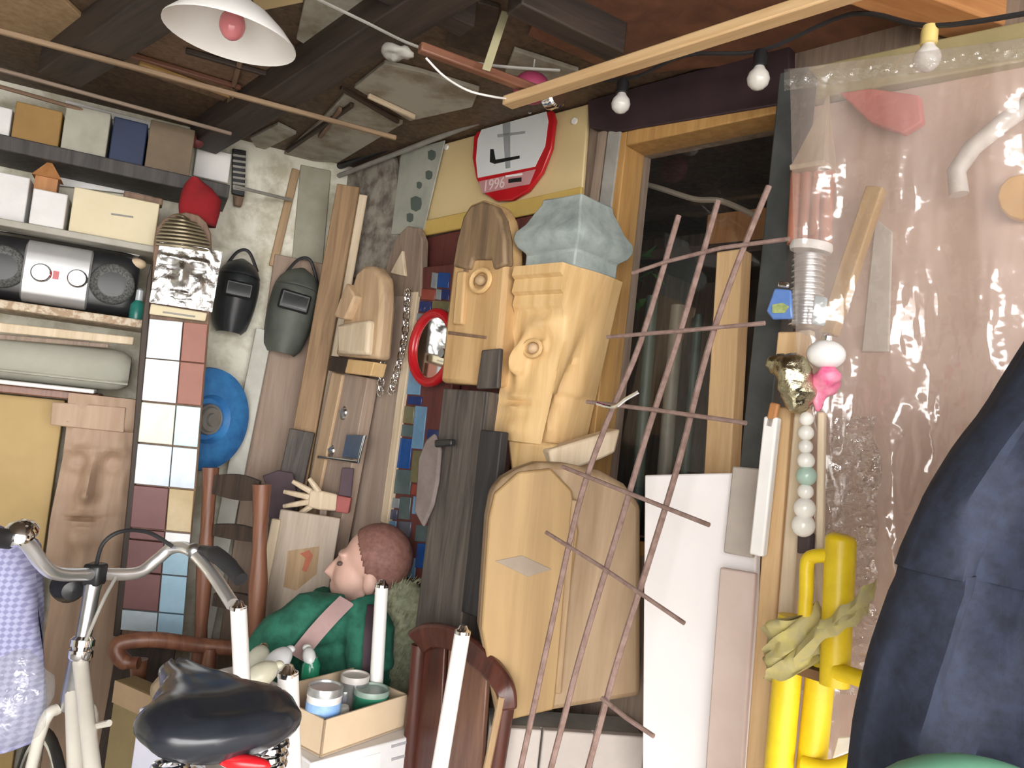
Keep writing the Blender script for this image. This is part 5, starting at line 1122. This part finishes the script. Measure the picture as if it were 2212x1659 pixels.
# ================================================================== boxes at lower left
zb3 = .60
A4, B4 = atY(262, 1520, 1.62), atY(420, 1560, 1.5)
tc1 = onZ(250, 1440, .74); tc2 = onZ(415, 1510, .74)
e4 = (tc2-tc1).normalized(); f4 = V((-e4.y, e4.x, 0))
bxl = thing('tan_carton', 'large olive-tan cardboard carton between bicycle and armchair', 'box', (tc1.x, tc1.y, 0))
M4 = Matrix(((e4.x, f4.x, 0, tc1.x), (e4.y, f4.y, 0, tc1.y), (0, 0, 1, 0), (0, 0, 0, 1))); l4 = (tc2-tc1).length+.02
build('body', G().box((l4/2, .030, .355), (l4, .05, .708)), mat('olive_card', (.33, .26, .13), (.29, .225, .11), rough=.85), bxl, M4, .004)
build('flap', G().box((l4/2, .003, .684), (l4-.004, .004, .05)), CARD, bxl, M4)
pnl = FY(1.38, -14, 330, 1600)
tag(slab('lilac_panel', pnl, [(300, 1530), (420, 1535), (440, 1800), (262, 1800)], 0, .02, mat('lilac_grey_panel', (.40, .40, .47), (.36, .36, .43), rough=.7)), 'lilac-grey panel standing before the tan carton', 'panel')
q = onZ(368, 1492, .77); tag(build('paper_bag', G().ball(V((q.x, q.y, .735+.036)), (.042, .034, .034)).ball(V((q.x+.02, q.y-.01, .75)), (.035, .03, .016)), mat('tan_paper', (.42, .33, .22), (.30, .23, .15), rough=.9), voxel=.005, disp=(.014, .03)), 'crumpled tan paper bag on the carton', 'bag')
q = onZ(385, 1530, .75); tag(build('clear_wrapper', G().ball(V((q.x, q.y, .748)), (.05, .03, .014), 28, 14), CLEARBAG, disp=(.014, .02)), 'crumpled clear wrapper in front of the paper bag', 'wrapper')
# ================================================================== bicycle
BK = .93; S = atY(205, 1240, 1.62*BK); d0 = V((S.x-atY(505, 1560, 0.930).x, S.y-1.0, 0)).normalized(); Cs = atY(505, 1568, 0.930)+d0*.085
d = V((S.x-Cs.x, S.y-Cs.y, 0)).normalized(); sd = V((d.y, -d.x, 0))
bk_ = thing('bicycle', 'silver city bicycle seen from behind with a black saddle', 'bicycle', (Cs.x, Cs.y, 0))
hbp = spline([atY(x, y, z*BK) for x, y, z in ((30, 1150, 1.36), (62, 1178, 1.39), (95, 1222, 1.44), (130, 1240, 1.50), (205, 1240, 1.62), (295, 1238, 1.70), (340, 1208, 1.73), (372, 1184, 1.74), (410, 1188, 1.71), (455, 1235, 1.63), (502, 1305, 1.55))], 6)
hb_ = build('handlebar', G().tube(hbp, .0122, 14), mat('bright_alloy', (.88, .88, .88), (.84, .84, .84), rough=.3, metal=.85, bump=0), bk_)
gl_ = atY(45, 1155, 1.256); build('bell', G().lathe([(.001, .024), (.016, .020), (.026, .010), (.028, 0), (.024, -.006), (.001, -.006)], gl_, 20, (-.2, -.5, .8)), CHROME, bk_)
build('grip', G().tube([atY(20, 1165, 1.246), atY(-90, 1150, 1.135)], .016, 12), BLACKR, bk_)
build('brake_lever', G().tube(spline([atY(432, 1190, 1.581), atY(462, 1196, 1.525), atY(495, 1222, 1.488), atY(520, 1252, 1.460)]), [.012]*6+[.016]*7+[.014]*6, 10), BLACKR, bk_)
build('lever_clamp', G().ball(atY(420, 1190, 1.572), (.016, .016, .016)), GALV, bk_)
build('clamp', G().box((0, 0, 0), (.034, .036, .042)), BLACK, bk_, Matrix.Translation(S), .006)
hd0 = atY(178, 1390, 1.60*BK); top_ = V((S.x, S.y, S.z))
build('stem', G().tube([S-V((0, 0, .01)), S+(hd0-S)*.25, hd0], [.017, .015, .014], 12), GALV, bk_)
build('headset', G().lathe([(.018, -.03), (.022, -.025), (.022, -.012), (.018, -.008), (.022, -.004), (.022, .008), (.016, .014)], hd0, 20, (S-hd0)), CHROME, bk_)
lamp_p = atY(150, 1270, 1.544); hl = build('headlamp', G().lathe([(.001, -.03), (.018, -.026), (.030, 0), (.032, .02), (.001, .022)], lamp_p, 20, d), BLACK, bk_)
hb0 = hd0+V((d.x*.03, d.y*.03, -.13)); build('head_tube', G().tube([hb0, hd0], .019, 14), GALV, bk_)
fx = V((hb0.x+d.x*.10, hb0.y+d.y*.10, .335))
CRM = mat('cream_enamel', (.60, .57, .50), (.54, .51, .45), rough=.3, bump=.02)
for s_ in (-1, 1):
    build('fork_blade', G().tube(spline([hb0+sd*(.02*s_), hb0+sd*(.045*s_)-V((0, 0, .05)), fx+sd*(.05*s_)], 5), .011, 10), CRM, bk_)
bbk = V((Cs.x+d.x*.20, Cs.y+d.y*.20, .29)); rx_ = V((Cs.x-d.x*.26, Cs.y-d.y*.26, .335)); stp = V((Cs.x+d.x*.04, Cs.y+d.y*.04, Cs.z-.10))
build('down_tube', G().tube([hb0+V((0, 0, .05)), bbk], .016, 12), CRM, bk_)
build('top_tube', G().tube([hd0-V((0, 0, .03)), bbk+(stp-bbk)*.35], .014, 12), CRM, bk_)
build('tube_bridge', G().tube([atY(192, 1572, 1.414), atY(236, 1562, 1.386)], .006, 8), CRM, bk_)
build('seat_tube', G().tube([bbk, bbk+(stp-bbk)*.7], .016, 12), CRM, bk_)
build('seat_post', G().tube([bbk+(stp-bbk)*.6, stp], .0125, 12), CHROME, bk_)
for s_ in (-1, 1):
    build('chain_stay', G().tube([bbk+sd*(.03*s_), rx_+sd*(.06*s_)], .009, 8), CRM, bk_); build('seat_stay', G().tube([bbk+(stp-bbk)*.65+sd*(.02*s_), rx_+sd*(.06*s_)], .008, 8), CRM, bk_)
def wheel(c):
    P = [c+d*(.325*math.cos(a))+V((0, 0, .325*math.sin(a))) for a in [2*math.pi*k/48 for k in range(48)]]
    wv = build('tyre', G().tube([c+(p-c)*1.0 for p in P], .010, 10, close=True), BLACKR, bk_)
    build('rim', G().tube([c+(p-c)*.955 for p in P], .008, 8, close=True), SILVER, wv)
    g = G()
    for k in range(0, 48, 2): g.tube([c+sd*(.02*(-1)**(k//2)), c+(P[k]-c)*.95], .0012, 4)
    build('spokes', g, SILVER, wv); build('hub', G().tube([c-sd*.045, c+sd*.045], .016, 12), SILVER, wv)
wheel(fx); wheel(rx_)
build('mudguard', G().tube([rx_+d*(.352*math.cos(a))+V((0, 0, .352*math.sin(a))) for a in [math.radians(20+k*8) for k in range(19)]], .018, 8), CRM, bk_)
build('pedal_crank', G().tube([bbk+sd*.06, bbk+sd*.07+d*.12-V((0, 0, .1))], .009, 8), SILVER, bk_)
cbl = spline([S+V((0, 0, .01)), atY(222, 1175, 1.488), atY(262, 1148, 1.507), atY(320, 1150, 1.562), atY(372, 1180, 1.600)], 6)
build('brake_cable', G().tube(cbl, .004, 8), BLACKR, bk_); build('brake_cable', G().tube(spline([atY(250, 1248, 1.525), atY(222, 1300, 1.488), atY(185, 1385, 1.469)], 6), .0035, 8), GREYPAINT, bk_)
# saddle: wide at the back (towards the viewer)
def itp(tab, t):
    for (a, x), (b, y) in zip(tab, tab[1:]):
        if t <= b: q = (t-a)/(b-a); q = q*q*(3-2*q); return x+(y-x)*q
    return tab[-1][1]
secs = []
for k in range(25):
    t_ = k/24; back = -.125+.26*(t_**1.25)
    hw = itp(((0, .030), (.08, .066), (.2, .090), (.38, .096), (.6, .060), (.8, .034), (.95, .026), (1, .010)), t_)
    up_ = itp(((0, .006), (.12, .024), (.35, .036), (.6, .030), (1, .016)), t_); dn = itp(((0, .012), (.15, .034), (.5, .034), (1, .014)), t_)
    sec = []
    for a in range(32):
        an = 2*math.pi*a/32; cx1 = math.copysign(abs(math.cos(an))**.8, math.cos(an)); sz = math.sin(an)
        dip = -.007*math.exp(-(cx1/.35)**2)*min(1, t_*4) if sz > 0 else 0
        sec.append(Cs+d*back+sd*(hw*cx1)+V((0, 0, (up_ if sz > 0 else dn)*sz+dip*sz)))
    secs.append(sec)
sad = build('saddle', G().loft(secs), mat('black_vinyl', (.020, .024, .032), (.016, .018, .024), rough=.22, bump=.02), bk_, ang=70)
q = Cs-d*.118-V((0, 0, .030)); build('saddle_badge', G().ball(q+sd*.01, (.032, .010, .009), 16, 8), RED, sad)
for s_ in (-1, 1):
    c0_ = Cs-d*.08+sd*(.058*s_)-V((0, 0, .088)); pts = []
    for k in range(60): a = k*.55; pts.append(c0_+V((.019*math.cos(a), .019*math.sin(a), .058*k/59)))
    build('saddle_spring', G().tube(pts, .0042, 6), CHROME, sad)
build('saddle_frame', G().tube(spline([Cs-d*.08-sd*.06-V((0, 0, .085)), Cs-d*.05-V((0, 0, .07)), Cs-d*.08+sd*.06-V((0, 0, .085))]), .007, 8), CHROME, sad)
build('saddle_rail', G().tube([Cs-d*.05-V((0, 0, .075)), stp+V((0, 0, .01)), Cs+d*.10-V((0, 0, .02))], .006, 8), CHROME, sad)
# ================================================================== checked cloth bag at the left edge
zt5 = atY(40, 1145, 1.45).z
def bagp(u, v):
    a = 2*math.pi*u; cxp = atY(40, 1300, 1.50); z = .70+(zt5-.70)*v; r = .125*(1-.30*v**2)*(1+.05*math.sin(a*5+v*6)+.04*noise.noise(V((a, v*5, 1))))
    if v > .92: r *= max(.08, (1-v)/.08)
    return V((cxp.x-.05-.03*v+r*math.cos(a), cxp.y+r*.7*math.sin(a), z))
cb = thing('checked_bag', 'bulging violet-blue checked cloth bag at the left edge', 'bag', bagp(0, 0)*.5+bagp(.5, 0)*.5)
build('cloth', G().grid(bagp, 48, 40), CHECK, cb)
build('handle', G().tube(spline([bagp(.7, .9), bagp(.75, .97)+V((0, -.02, .03)), bagp(.85, .9)]), .006, 8), CHECK, cb)
bs0 = bagp(0, 0)*.5+bagp(.5, 0)*.5+V((-.09, -.05, 0))
stl = thing('plastic_drum', 'dull grey-green drum under the checked bag at the lower left', 'drum', (bs0.x, bs0.y, 0))
build('body', G().lathe([(.001, 0), (.12, 0), (.125, .01), (.125, .30), (.128, .31), (.125, .32), (.125, .68), (.118, .697), (.001, .6985)], (bs0.x, bs0.y, .001), 32), mat('grey_green_drum', (.22, .23, .20), rough=.5), stl)
q = atY(62, 1490, 1.16)
tag(build('clear_bag', G().ball(V((q.x-.02, q.y, q.z-.02)), (.05, .035, .07), 28, 18), CLEARBAG, disp=(.03, .04)), 'crumpled clear plastic bag hung below the checked bag', 'bag')
